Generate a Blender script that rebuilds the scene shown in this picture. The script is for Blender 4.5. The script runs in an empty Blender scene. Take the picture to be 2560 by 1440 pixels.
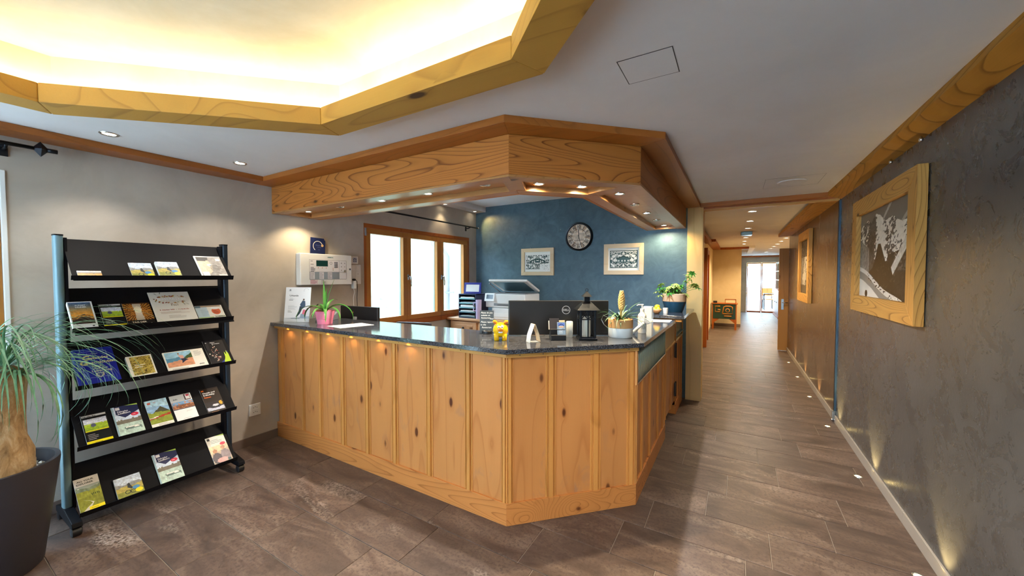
import bpy, bmesh, math, random
import numpy as np
from mathutils import Vector, Matrix
from mathutils.geometry import tessellate_polygon

random.seed(7)
sc = bpy.context.scene
COL = sc.collection
R = math.radians
T22 = math.tan(R(22.5))

# ------------------------------------------------------------------ camera
cam_d = bpy.data.cameras.new('camera')
cam_d.sensor_width = 36.0
cam_d.lens = 36.0 * 943.9 / 2560
cam_d.clip_start = 0.02
cam = bpy.data.objects.new('camera', cam_d)
cam.location = (0, 0, 1.5)
cam.rotation_euler = (R(90 - 1.76), 0, R(30.7))
COL.objects.link(cam)
sc.camera = cam

# ------------------------------------------------------------------ world, exposure
W = bpy.data.worlds.new('sky')
W.use_nodes = True
sc.world = W
bg = W.node_tree.nodes['Background']
bg.inputs[0].default_value = (0.60, 0.79, 1.0, 1)
bg.inputs[1].default_value = 6.6
vs = sc.view_settings
vs.view_transform = 'Standard'
vs.look = 'None'
vs.exposure = 1.32
vs.gamma = 1.0
vs.use_curve_mapping = False
sc.cycles.use_denoising = True
sc.cycles.max_bounces = 5
sc.cycles.diffuse_bounces = 3
sc.cycles.glossy_bounces = 3
sc.cycles.transmission_bounces = 4
sc.cycles.use_adaptive_sampling = True
sc.cycles.adaptive_threshold = 0.12
sc.cycles.adaptive_min_samples = 24
sc.cycles.caustics_reflective = False
sc.cycles.caustics_refractive = False
sc.cycles.sample_clamp_indirect = 3.0
sc.cycles.blur_glossy = 1.0

WARM = (1.0, 0.78, 0.48)
NEUT = (1.0, 0.90, 0.76)
COOL = (0.62, 0.80, 1.0)
E_CANOPY = 24.0
E_HALL = 34.0
E_FLOOR = 8.0
E_COVE = 26.0

# ------------------------------------------------------------------ small helpers
def srgb(c):
    if isinstance(c, str):
        c = c.lstrip('#'); c = tuple(int(c[i:i+2], 16)/255 for i in (0, 2, 4))
    return tuple(x/12.92 if x <= 0.04045 else ((x+0.055)/1.055)**2.4 for x in c[:3])

class NT:
    def __init__(s, name):
        s.m = bpy.data.materials.new(name); s.m.use_nodes = True
        s.t = s.m.node_tree; s.b = s.t.nodes['Principled BSDF']
    def n(s, typ, *ins, **kw):
        nd = s.t.nodes.new('ShaderNode'+typ)
        for k, v in kw.items():
            if k.startswith('i_'): s.set(nd.inputs[k[2:].replace('_', ' ')], v)
            else: setattr(nd, k, v)
        for i, v in enumerate(ins):
            if v is not None: s.set(nd.inputs[i], v)
        return nd
    def set(s, sock, v):
        if isinstance(v, bpy.types.NodeSocket): s.t.links.new(v, sock)
        elif isinstance(v, bpy.types.Node): s.t.links.new(v.outputs[0], sock)
        else:
            if isinstance(v, tuple) and len(v) == 3 and sock.type == 'RGBA': v = v+(1,)
            sock.default_value = v
    def math(s, op, a, b=None, c=None, clamp=False):
        nd = s.t.nodes.new('ShaderNodeMath'); nd.operation = op; nd.use_clamp = clamp
        for i, v in enumerate((a, b, c)):
            if v is not None: s.set(nd.inputs[i], v)
        return nd.outputs[0]
    def mix(s, f, a, b, mode='MIX'):
        nd = s.t.nodes.new('ShaderNodeMix'); nd.data_type = 'RGBA'; nd.blend_type = mode
        s.set(nd.inputs[0], f); s.set(nd.inputs[6], a); s.set(nd.inputs[7], b)
        return nd.outputs[2]
    def ramp(s, f, stops, interp='LINEAR'):
        nd = s.t.nodes.new('ShaderNodeValToRGB'); cr = nd.color_ramp; cr.interpolation = interp
        while len(cr.elements) < len(stops): cr.elements.new(0.5)
        for e, (p, c) in zip(cr.elements, stops):
            e.position = p; e.color = (c if len(c) == 4 else tuple(c)+(1,)) if not isinstance(c, (int, float)) else (c, c, c, 1)
        s.set(nd.inputs[0], f)
        return nd.outputs[0]
    def coords(s, scale=(1, 1, 1), rnd=True, rot=(0, 0, 0)):
        tc = s.n('TexCoord').outputs['Object']
        if rnd:
            oi = s.n('ObjectInfo').outputs['Random']
            off = s.n('CombineXYZ', s.math('MULTIPLY', oi, 37.1), s.math('MULTIPLY', oi, 91.7), s.math('MULTIPLY', oi, 53.3))
            ad = s.t.nodes.new('ShaderNodeVectorMath'); ad.operation = 'ADD'
            s.set(ad.inputs[0], tc); s.set(ad.inputs[1], off); tc = ad.outputs[0]
        mp = s.n('Mapping'); s.set(mp.inputs[0], tc)
        mp.inputs['Scale'].default_value = scale; mp.inputs['Rotation'].default_value = rot
        return mp.outputs[0]
    def noise(s, vec, scale, detail=2, rough=0.5, dist=0.0):
        nd = s.n('TexNoise'); s.set(nd.inputs['Vector'], vec)
        nd.inputs['Scale'].default_value = scale; nd.inputs['Detail'].default_value = detail
        nd.inputs['Roughness'].default_value = rough; nd.inputs['Distortion'].default_value = dist
        return nd.outputs[0]
    def bump(s, h, strength=0.2, dist=0.01):
        nd = s.n('Bump'); nd.inputs['Strength'].default_value = strength; nd.inputs['Distance'].default_value = dist
        s.set(nd.inputs['Height'], h); s.t.links.new(nd.outputs[0], s.b.inputs['Normal'])
    def p(s, **kw):
        for k, v in kw.items():
            s.set(s.b.inputs[k.replace('_', ' ')], v)
        return s.m

def plain(name, col, rough=0.5, metal=0.0, spec=0.5, **kw):
    t = NT(name)
    c = srgb(col)
    nz = t.noise(t.coords(), 9.0, 3)
    t.p(Base_Color=t.mix(t.math('MULTIPLY', nz, 0.16), c, tuple(x*0.72 for x in c)), Roughness=rough, Metallic=metal)
    t.b.inputs['Specular IOR Level'].default_value = spec
    for k, v in kw.items(): t.p(**{k: v})
    return t.m

def wood(name, light, dark, knot='#5a2f14', axis='X', freq=9.0, rough=0.45, knots=0.5, sc_=1.0, contrast=1.0, fine=0.25, stain=0.0):
    """pine boards: contour lines of a stretched noise field give the flame grain"""
    t = NT(name)
    k = 0.13
    s = {'X': (k, 1, 1), 'Y': (1, k, 1), 'Z': (1, 1, k)}[axis]
    co = t.coords(tuple(a*sc_ for a in s))
    kk = 0.45
    s2 = {'X': (kk, 1, 1), 'Y': (1, kk, 1), 'Z': (1, 1, kk)}[axis]
    co2 = t.coords(tuple(a*sc_ for a in s2))
    vo = t.n('TexVoronoi'); t.set(vo.inputs['Vector'], co2); vo.inputs['Scale'].default_value = 5.2
    d = vo.outputs['Distance']; vc = vo.outputs['Color']
    sep = t.n('SeparateColor'); t.set(sep.inputs[0], vc)
    has = t.math('GREATER_THAN', sep.outputs[0], 1-knots)
    infl = t.math('MULTIPLY', t.math('POWER', 2.718, t.math('MULTIPLY', d, -9.0)), has)
    f = t.noise(co, 2.6, 1.0, 0.4)
    v = t.math('ADD', t.math('MULTIPLY', f, freq), t.math('MULTIPLY', infl, 1.6))
    fr = t.math('FRACT', v)
    li, dk = srgb(light), srgb(dark)
    mid = tuple(a*(1-0.22*contrast)+b*0.22*contrast for a, b in zip(li, dk))
    dk2 = tuple(a*(1-contrast)+b*contrast for a, b in zip(li, dk))
    col = t.ramp(fr, [(0, li), (0.45, li), (0.82, mid), (0.95, dk2), (1, mid)])
    s3 = {'X': (0.03, 1, 1), 'Y': (1, 0.03, 1), 'Z': (1, 1, 0.03)}[axis]
    fb = t.noise(t.coords(s3), 160.0, 2)
    col = t.mix(t.math('MULTIPLY', fb, fine), col, dk2, 'MIX')
    big = t.noise(co2, 1.6, 2)
    col = t.mix(t.math('MULTIPLY', t.math('SUBTRACT', big, 0.35, clamp=True), 0.9), col, tuple(a*0.62 for a in li))
    if stain:
        sm = t.ramp(t.noise(co2, 4.5, 3, 0.6, 0.8), [(0.60, 0.0), (0.78, 1.0)])
        col = t.mix(t.math('MULTIPLY', sm, stain), col, srgb('#7d6a62'))
    halo = t.math('MULTIPLY', t.math('SUBTRACT', 1.0, t.math('MULTIPLY', d, 3.4), clamp=True), has)
    col = t.mix(t.math('MULTIPLY', halo, 0.45), col, dk)
    km = t.math('MULTIPLY', t.math('SUBTRACT', 1.0, t.math('MULTIPLY', d, 7.0), clamp=True), has)
    col = t.mix(t.math('MULTIPLY', km, 2.4, clamp=True), col, srgb(knot))
    oi = t.n('ObjectInfo').outputs['Random']
    col = t.mix(t.math('MULTIPLY', oi, 0.22), col, tuple(a*0.6 for a in li))
    t.p(Base_Color=col, Roughness=rough)
    t.b.inputs['Specular IOR Level'].default_value = 0.35
    t.bump(t.math('ADD', fr, fb), 0.08, 0.004)
    return t.m

def plaster(name, a, b, rough=0.85, scale=3.0, bump=0.15, spec=0.3, streak=(1, 1, 1)):
    t = NT(name)
    co = t.coords(streak, rnd=False)
    n1 = t.noise(co, scale, 5, 0.62, 0.6)
    n2 = t.noise(co, scale*14, 4, 0.6)
    f = t.ramp(n1, [(0.32, 0.0), (0.68, 1.0)])
    col = t.mix(f, srgb(a), srgb(b))
    col = t.mix(t.math('MULTIPLY', n2, 0.25), col, srgb(b))
    t.p(Base_Color=col, Roughness=t.math('ADD', rough-0.06, t.math('MULTIPLY', n1, 0.12)))
    t.b.inputs['Specular IOR Level'].default_value = spec
    t.bump(t.math('ADD', n1, t.math('MULTIPLY', n2, 0.5)), bump, 0.01)
    return t.m

def trowel(name, a, b, rough, spec, streak=(1, 1, 1)):
    """dark polished plaster with visible trowel strokes"""
    t = NT(name)
    co = t.coords(streak, rnd=False)
    n0 = t.noise(co, 1.3, 4, 0.6, 0.5)
    n1 = t.noise(co, 6.0, 7, 0.68, 1.2)
    c2 = t.coords((1, 1, 1), rnd=False, rot=(R(35), R(20), R(10)))
    mp = t.n('Mapping'); t.set(mp.inputs[0], c2); mp.inputs['Scale'].default_value = (0.25, 1, 1)
    n2 = t.noise(mp.outputs[0], 24.0, 5, 0.65)
    f = t.math('ADD', t.math('MULTIPLY', n0, 0.5), t.math('MULTIPLY', n1, 0.5))
    col = t.ramp(f, [(0.30, srgb(a)), (0.70, srgb(b))])
    hi = tuple(x*1.7 for x in srgb(b)); lo = tuple(x*0.6 for x in srgb(a))
    col = t.mix(t.math('MULTIPLY', t.ramp(n2, [(0.60, 0.0), (0.72, 1.0)]), 0.14), col, hi)
    col = t.mix(t.math('MULTIPLY', t.ramp(n2, [(0.28, 1.0), (0.40, 0.0)]), 0.25), col, lo)
    t.p(Base_Color=col, Roughness=t.math('ADD', rough-0.10, t.math('MULTIPLY', n1, 0.22)))
    t.b.inputs['Specular IOR Level'].default_value = spec
    t.bump(t.math('ADD', n1, t.math('MULTIPLY', n2, 0.6)), 0.10, 0.012)
    return t.m

def emis(name, col, strength):
    t = NT(name)
    t.p(Base_Color=(0, 0, 0), Emission_Color=tuple(col), Emission_Strength=strength)
    return t.m

def glass(name, col=(0.9, 1, 1), rough=0.0, mixf=0.12):
    """thin pane: mostly clear, mirror reflection by fresnel"""
    t = NT(name)
    tr = t.n('BsdfTransparent'); tr.inputs[0].default_value = col+(1,)
    gl = t.n('BsdfGlossy'); gl.inputs['Roughness'].default_value = rough
    lw = t.n('LayerWeight'); lw.inputs[0].default_value = 0.5      # Facing: same from both sides of the pane
    fc = t.math('ADD', 0.02, t.math('MULTIPLY', t.math('POWER', lw.outputs['Facing'], 5.0), 0.7))
    mx = t.n('MixShader'); t.set(mx.inputs[0], t.math('ADD', fc, mixf*0.2))
    t.t.links.new(tr.outputs[0], mx.inputs[1]); t.t.links.new(gl.outputs[0], mx.inputs[2])
    t.t.links.new(mx.outputs[0], t.t.nodes['Material Output'].inputs[0])
    return t.m

M = {}
M['beam'] = wood('beam_wood', '#c67c38', '#6a350e', knot='#2e1608', axis='X', freq=36, contrast=1.0, knots=0.5, fine=0.2, sc_=1.5)
M['beam_y'] = wood('beam_wood_y', '#b8763a', '#693812', knot='#2e1608', axis='Y', freq=26, contrast=0.8, knots=0.4, fine=0.25)
M['soffit'] = wood('soffit_wood', '#b98450', '#8a5a2c', axis='X', freq=16, contrast=0.5, knots=0.3, rough=0.3)
M['crown'] = wood('crown_wood', '#b3692a', '#7d4616', axis='X', freq=14, contrast=0.6, knots=0.25, rough=0.4)
M['crown_y'] = wood('crown_wood_y', '#a9632a', '#7a4415', axis='Y', freq=14, contrast=0.6, knots=0.25, rough=0.4)
M['rough_y'] = wood('hewn_wood_y', '#b98232', '#6e4410', axis='Y', freq=24, contrast=0.9, knots=0.4, rough=0.6)
M['cove_x'] = wood('cove_beam_wood', '#c4933f', '#84551f', knot='#4a2a0e', axis='X', freq=16, contrast=0.5, knots=0.5, rough=0.6)
M['panel'] = wood('counter_panel_wood', '#cf8c50', '#9e5624', knot='#54260f', axis='Z', freq=9, contrast=0.45, knots=0.8, rough=0.38, sc_=1.5, fine=0.25, stain=0.5)
M['batten'] = wood('batten_wood', '#d8964f', '#a36325', axis='Z', freq=8, contrast=0.5, knots=0.12, rough=0.4)
M['plinth'] = wood('plinth_wood', '#d28a4a', '#8a4a1c', axis='X', freq=30, contrast=0.8, knots=0.35, rough=0.42, sc_=1.5)
M['rail'] = wood('rail_wood', '#d3994f', '#a96d2b', axis='X', freq=4, contrast=0.4, knots=0.1, rough=0.4)
M['pale'] = wood('pale_wood', '#ecc684', '#c89a58', axis='Z', freq=7, contrast=0.45, knots=0.12, rough=0.5)
M['door'] = wood('door_wood', '#b98a4a', '#8c5f28', axis='Z', freq=6, contrast=0.5, knots=0.1, rough=0.35)
M['redwood'] = wood('red_wood', '#a85a22', '#6d320f', axis='Z', freq=6, contrast=0.6, knots=0.1, rough=0.4)
M['window'] = wood('window_wood', '#b97a38', '#8a5420', axis='Z', freq=5, contrast=0.4, knots=0.05, rough=0.35)
M['frame'] = wood('picture_frame_wood', '#cf9c50', '#6f430f', knot='#3a1e08', axis='Y', freq=12, contrast=0.9, knots=0.3, rough=0.55, sc_=1.6)
M['frame_z'] = wood('picture_frame_wood_z', '#cf9c50', '#6f430f', knot='#3a1e08', axis='Z', freq=12, contrast=0.9, knots=0.3, rough=0.55, sc_=1.6)
M['birch'] = wood('birch_wood', '#e8d2b0', '#cfae82', axis='X', freq=5, contrast=0.4, knots=0.0, rough=0.5)
M['dresser'] = wood('dresser_wood', '#d2a276', '#a8744a', axis='X', freq=5, contrast=0.4, knots=0.1, rough=0.45)
M['wall_l'] = plaster('beige_plaster', '#bdb5aa', '#aaa196', scale=2.2, bump=0.12)
M['ceil'] = plaster('ceiling_paint', '#dfdee0', '#d5d3d4', scale=1.5, bump=0.04)
M['cove'] = plaster('cove_ceiling_paint', '#e2dac6', '#cfc4a8', scale=2.0, bump=0.1)
M['wall_b'] = trowel('blue_charcoal_plaster', '#36505f', '#5b7888', 0.5, 0.4)
M['wall_r'] = trowel('charcoal_plaster', '#3b3d41', '#595b5f', 0.27, 0.7)
M['wall_rh'] = trowel('brown_charcoal_plaster', '#3a2c26', '#5c483c', 0.24, 0.6, (1, 1, 0.35))
M['wall_w'] = plaster('white_render', '#e8ebec', '#dcdfe0', scale=4)
M['wall_h'] = plaster('hall_plaster', '#d8c6a4', '#ccb78f', scale=2.5, bump=0.1)
M['black'] = plain('black_lacquer', '#15161a', 0.4)
M['blackmetal'] = plain('black_metal', '#1b2028', 0.32, 0.6)
M['shelf'] = plain('shelf_black_metal', '#0f0f14', 0.6, 0.0, 0.12)
M['steel'] = plain('brushed_steel', '#aab4ba', 0.3, 0.9)
M['bluesteel'] = plain('blue_grey_metal', '#7ea3b0', 0.3, 0.7)
M['chrome'] = plain('chrome', '#d8dadc', 0.12, 1.0)
M['white'] = plain('white_plastic', '#e9ecec', 0.35)
M['cream'] = plain('cream_panel', '#d9bf90', 0.45)
M['paper'] = plain('paper', '#eeeeea', 0.6)
M['pink'] = plain('pink_ceramic', '#ee86a2', 0.25)
M['yellow'] = plain('yellow_ceramic', '#f2bf12', 0.12)
M['orange'] = plain('orange_ceramic', '#d9781c', 0.2)
M['navy'] = plain('navy_plastic', '#14204a', 0.4)
M['blueframe'] = plain('blue_frame', '#1d2a8c', 0.35)
M['grey'] = plain('grey_plastic', '#8a8d92', 0.45)
M['lilac'] = plain('lilac_ceramic', '#d5c4e6', 0.3)
M['wicker'] = plain('wicker', '#c2a283', 0.85)
M['straw'] = plain('straw_band', '#c99a63', 0.85)
M['potblue'] = plain('blue_pot_glaze', '#1e4866', 0.35)
M['enamel'] = plain('white_enamel', '#dde6ea', 0.18)
M['potblack'] = plain('dark_planter', '#2a272e', 0.55)
M['stone'] = plain('white_pebbles', '#e2ddd6', 0.8)
M['soil'] = plain('soil', '#4a3626', 0.95)
M['lemon'] = plain('lemon_peel', '#f3c81d', 0.4)
M['wax'] = plain('wax', '#f1e6d2', 0.5)
M['green_stove'] = plain('dark_green_enamel', '#1d3a2c', 0.35)
M['brass'] = plain('brass_wood', '#c07a2a', 0.4)
M['skirting'] = plain('brown_skirting', '#6d5d54', 0.5)
M['skirt_r'] = plain('grey_stone_skirting', '#a8a29c', 0.45)
M['led'] = emis('led_warm', (1.0, 0.82, 0.45), 18.0)
M['lens_warm'] = emis('lamp_warm', (1.0, 0.86, 0.60), 14.0)
M['lens_cool'] = emis('lamp_cool', (0.75, 0.87, 1.0), 14.0)
M['lens_yellow'] = emis('lamp_yellow', (1.0, 0.72, 0.25), 8.0)
M['lens_off'] = plain('lamp_off', '#9a9ea4', 0.2, 0.3)
M['glass'] = glass('window_glass', (0.97, 1.0, 0.99), 0.0, 0.0)
M['glass_teal'] = glass('fluted_glass', (0.66, 0.84, 0.86), 0.12, 0.5)
M['glass_lantern'] = glass('lantern_glass', (0.96, 0.98, 1.0), 0.02, 0.05)
M['post'] = plain('lit_rack_post', '#6f8e9a', 0.42, 0.2)  # left rack post: the light it reflects is put into the colour
M['post_shaded'] = plain('shaded_rack_post', '#1b2a3a', 0.42, 0.2)  # same rack post metal in a shaded tone, for the right post
M['track'] = plain('dark_blue_steel', '#48657a', 0.35, 0.4)
M['rib'] = plain('teal_glass_rib', '#8fbcc4', 0.2)
M['screen'] = plain('dark_screen', '#10263a', 0.15)

def m_granite():
    t = NT('black_granite')
    co = t.coords(rnd=False)
    vo = t.n('TexVoronoi'); t.set(vo.inputs['Vector'], co); vo.inputs['Scale'].default_value = 380.0
    sep = t.n('SeparateColor'); t.set(sep.inputs[0], vo.outputs['Color'])
    nz = t.noise(co, 90.0, 3)
    v = t.math('MULTIPLY', sep.outputs[0], t.math('ADD', nz, 0.45))
    col = t.ramp(v, [(0.0, srgb('#15151a')), (0.45, srgb('#2b2e36')), (0.7, srgb('#595f6b')), (0.85, srgb('#4a4038')), (1.0, srgb('#767d88'))])
    t.p(Base_Color=col, Roughness=0.09)
    t.b.inputs['Specular IOR Level'].default_value = 0.55
    return t.m
M['granite'] = m_granite()

def m_tile():
    t = NT('brown_floor_tile')
    co = t.coords((0.35, 1.0, 1.0))
    c1 = t.coords()
    n1 = t.noise(co, 7.0, 6, 0.65, 0.8)
    n2 = t.noise(c1, 60.0, 4, 0.7)
    n3 = t.noise(co, 3.0, 4, 0.6, 1.2)
    col = t.ramp(n1, [(0.30, srgb('#3d312d')), (0.5, srgb('#614f47')), (0.72, srgb('#847267'))])
    col = t.mix(t.math('MULTIPLY', t.ramp(n2, [(0.36, 1.0), (0.52, 0.0)]), 0.7), col, srgb('#3c302b'))
    worn = t.math('MULTIPLY', t.ramp(n3, [(0.60, 0.0), (0.70, 1.0)]), t.ramp(n2, [(0.42, 0.0), (0.6, 1.0)]))
    col = t.mix(t.math('MULTIPLY', worn, 0.42), col, srgb('#c9bdb2'))
    oi = t.n('ObjectInfo').outputs['Random']
    col = t.mix(t.math('MULTIPLY', oi, 0.35), col, srgb('#4e4440'))
    t.p(Base_Color=col, Roughness=t.math('ADD', 0.34, t.math('MULTIPLY', n2, 0.22)))
    t.b.inputs['Specular IOR Level'].default_value = 0.45
    t.bump(t.math('ADD', n1, n2), 0.12, 0.004)
    return t.m
M['tile'] = m_tile()
M['grout'] = plain('grout', '#a0958a', 0.9)

def m_print():
    t = NT('printed_ink')
    a = t.n('Attribute'); a.attribute_name = 'Col'
    t.p(Base_Color=a.outputs['Color'], Roughness=0.38)
    t.b.inputs['Specular IOR Level'].default_value = 0.3
    return t.m
M['print'] = m_print()

def m_leaf(name, c1, c2, rough=0.4, stripe=None):
    t = NT(name)
    n1 = t.noise(t.coords(), 30.0, 3)
    col = t.mix(n1, srgb(c1), srgb(c2))
    t.p(Base_Color=col, Roughness=rough)
    t.b.inputs['Subsurface Weight'].default_value = 0.0
    return t.m
M['leaf'] = m_leaf('leaf_green', '#2f6b24', '#4f9a34')
M['leaf_dk'] = m_leaf('leaf_dark_green', '#23462f', '#3f6e48')
M['leaf_palm'] = m_leaf('palm_leaf', '#3f7a52', '#8fbf9a')
M['leaf_var'] = m_leaf('variegated_leaf', '#3f7d2c', '#d8dd6a')
M['leaf_dry'] = m_leaf('dry_leaf', '#8a6b45', '#b39a72', 0.8)
M['bract'] = m_leaf('tan_bract', '#c79b55', '#e0be82', 0.6)
def m_bark():
    t = NT('corky_bark')
    co = t.coords((1, 1, 0.45))
    n1 = t.noise(co, 22.0, 6, 0.7, 0.5); n2 = t.noise(co, 5.0, 3)
    col = t.ramp(n1, [(0.3, srgb('#7d6244')), (0.52, srgb('#bfa077')), (0.72, srgb('#e0cfb0'))])
    col = t.mix(t.math('MULTIPLY', n2, 0.3), col, srgb('#8f6c44'))
    t.p(Base_Color=col, Roughness=0.9); t.bump(n1, 0.6, 0.02)
    return t.m
M['bark'] = m_bark()
def m_hill():
    t = NT('alpine_meadow')
    co = t.coords(rnd=False)
    n1 = t.noise(co, 0.5, 8, 0.75); n2 = t.noise(co, 5.0, 4, 0.7)
    col = t.ramp(n1, [(0.3, srgb('#515c4a')), (0.55, srgb('#656f5a')), (0.75, srgb('#7a8070'))])
    col = t.mix(t.math('MULTIPLY', t.ramp(n2, [(0.3, 1.0), (0.45, 0.0)]), 0.5), col, srgb('#3d4636'))
    t.p(Base_Color=col, Roughness=0.95)
    return t.m
M['hill'] = m_hill()

# ------------------------------------------------------------------ geometry helpers
WM = {}
def box(bm, x0, x1, y0, y1, z0, z1):
    vs_ = [bm.verts.new((x, y, z)) for z in (z0, z1) for y in (y0, y1) for x in (x0, x1)]
    for f in ((0, 2, 3, 1), (4, 5, 7, 6), (0, 1, 5, 4), (2, 6, 7, 3), (0, 4, 6, 2), (1, 3, 7, 5)):
        bm.faces.new([vs_[i] for i in f])
    return bm
def B(*a):
    return box(bmesh.new(), *a)
def prism(bm, pts, z0, z1):
    """vertical prism over a plan polygon (z0/z1 numbers or per-point lists)"""
    n = len(pts)
    za = z0 if isinstance(z0, (list, tuple)) else [z0]*n
    zb = z1 if isinstance(z1, (list, tuple)) else [z1]*n
    a = [bm.verts.new((p[0], p[1], z)) for p, z in zip(pts, za)]
    b = [bm.verts.new((p[0], p[1], z)) for p, z in zip(pts, zb)]
    tris = tessellate_polygon([[Vector((p[0], p[1], 0)) for p in pts]])
    for t in tris:
        bm.faces.new([a[i] for i in t][::-1]); bm.faces.new([b[i] for i in t])
    for i in range(n):
        j = (i+1) % n
        bm.faces.new([a[i], a[j], b[j], b[i]])
    bmesh.ops.recalc_face_normals(bm, faces=bm.faces)
    return bm
def PR(pts, z0, z1):
    return prism(bmesh.new(), pts, z0, z1)
def extr(bm, prof, O, U, V, D):
    """extrude a profile (u,v) placed with axes U,V from O along vector D"""
    O, U, V, D = Vector(O), Vector(U), Vector(V), Vector(D)
    a = [bm.verts.new(O+U*u+V*v) for u, v in prof]
    b = [bm.verts.new(O+U*u+V*v+D) for u, v in prof]
    n = len(prof)
    tris = tessellate_polygon([[Vector((u, v, 0)) for u, v in prof]])
    for t in tris:
        bm.faces.new([a[i] for i in t]); bm.faces.new([b[i] for i in t][::-1])
    for i in range(n):
        j = (i+1) % n
        bm.faces.new([a[i], a[j], b[j], b[i]])
    bmesh.ops.recalc_face_normals(bm, faces=bm.faces)
    return bm
def lathe(bm, prof, c=(0, 0, 0), seg=24, axis='Z', cap=True):
    """prof: list of (r, h)"""
    c = Vector(c); rings = []
    for r, h in prof:
        ring = []
        for i in range(seg):
            a = 2*math.pi*i/seg
            p = (r*math.cos(a), r*math.sin(a), h)
            if axis == 'X': p = (p[2], p[0], p[1])
            elif axis == 'Y': p = (p[1], p[2], p[0])
            ring.append(bm.verts.new(c+Vector(p)))
        rings.append(ring)
    for k in range(len(rings)-1):
        for i in range(seg):
            j = (i+1) % seg
            bm.faces.new([rings[k][i], rings[k][j], rings[k+1][j], rings[k+1][i]])
    if cap:
        bm.faces.new(rings[0][::-1]); bm.faces.new(rings[-1])
    return bm
def tube(bm, path, r, seg=8, caps=True):
    """r number or list"""
    path = [Vector(p) for p in path]; n = len(path)
    rr = r if isinstance(r, (list, tuple)) else [r]*n
    rings = []; up = Vector((0, 0, 1))
    for i, p in enumerate(path):
        d = (path[min(i+1, n-1)]-path[max(i-1, 0)]).normalized()
        s = d.cross(up)
        if s.length < 1e-3: s = d.cross(Vector((1, 0, 0)))
        s.normalize(); t = s.cross(d).normalized()
        rings.append([bm.verts.new(p+(s*math.cos(2*math.pi*k/seg)+t*math.sin(2*math.pi*k/seg))*rr[i]) for k in range(seg)])
    for i in range(n-1):
        for k in range(seg):
            j = (k+1) % seg
            bm.faces.new([rings[i][k], rings[i][j], rings[i+1][j], rings[i+1][k]])
    if caps:
        bm.faces.new(rings[0][::-1]); bm.faces.new(rings[-1])
    bmesh.ops.recalc_face_normals(bm, faces=bm.faces)
    return bm
def ball(bm, c, rx, ry=None, rz=None, seg=20, rings=12):
    ry = rx if ry is None else ry; rz = rx if rz is None else rz
    m = Matrix.Translation(c) @ Matrix.Diagonal((rx, ry, rz, 1))
    bmesh.ops.create_uvsphere(bm, u_segments=seg, v_segments=rings, radius=1.0, matrix=m)
    return bm
def xf(bm, mat):
    bmesh.ops.transform(bm, matrix=mat, verts=bm.verts); return bm
def frame_m(o, right, up):
    r_, u_ = Vector(right).normalized(), Vector(up).normalized(); n_ = r_.cross(u_)
    m = Matrix.Identity(4)
    for i in range(3):
        m[i][0], m[i][1], m[i][2], m[i][3] = r_[i], u_[i], n_[i], o[i]
    return m

def tag(o, label=None, cat=None, group=None, kind=None):
    if label: o['label'] = label
    if cat: o['category'] = cat
    if group: o['group'] = group
    if kind: o['kind'] = kind
    return o
def thing(name, label, cat, loc=(0, 0, 0), rotz=0.0, group=None, mat=None):
    o = bpy.data.objects.new(name, None); o.empty_display_size = 0.05; COL.objects.link(o)
    m = mat if mat is not None else Matrix.Translation(loc) @ Matrix.Rotation(rotz, 4, 'Z')
    o.matrix_world = m; WM[o.name] = m
    return tag(o, label, cat, group)
def link_mesh(name, me, parent=None, local=False):
    o = bpy.data.objects.new(name, me); COL.objects.link(o)
    if parent is not None:
        o.parent = parent; WM[o.name] = WM[parent.name]
        if not local: me.transform(WM[parent.name].inverted())
    else:
        if not local:
            xs = [v.co for v in me.vertices]
            c = Vector(((min(v.x for v in xs)+max(v.x for v in xs))/2, (min(v.y for v in xs)+max(v.y for v in xs))/2, min(v.z for v in xs)))
            me.transform(Matrix.Translation(-c)); o.location = c; WM[o.name] = Matrix.Translation(c)
        else: WM[o.name] = Matrix.Identity(4)
    return o
def obj(name, bm, mat, parent=None, local=False, smooth=False, bevel=0.0, auto=False):
    me = bpy.data.meshes.new(name); bm.normal_update(); bm.to_mesh(me); bm.free()
    me.materials.append(M[mat] if isinstance(mat, str) else mat)
    if smooth:
        for p in me.polygons: p.use_smooth = True
    o = link_mesh(name, me, parent, local)
    if bevel:
        md = o.modifiers.new('bevel', 'BEVEL'); md.width = bevel; md.segments = 2; md.limit_method = 'ANGLE'; md.angle_limit = R(40)
    if smooth and auto:
        try: me.set_sharp_from_angle(angle=R(40))
        except Exception: pass
    return o
def struct(name, bm, mat, bevel=0.0, label=None, parent=None):
    o = obj(name, bm, mat, parent, bevel=bevel)
    if parent is None: o['kind'] = 'structure'
    if label: o['label'] = label
    return o
def share(o, parent, name=None):
    c = bpy.data.objects.new(name or o.name.split('.')[0], o.data); COL.objects.link(c); c.parent = parent
    WM[c.name] = WM[parent.name]
    for md in o.modifiers:
        n = c.modifiers.new(md.name, md.type)
        if md.type == 'BEVEL': n.width = md.width; n.segments = md.segments; n.limit_method = md.limit_method; n.angle_limit = md.angle_limit
    return c

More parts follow.
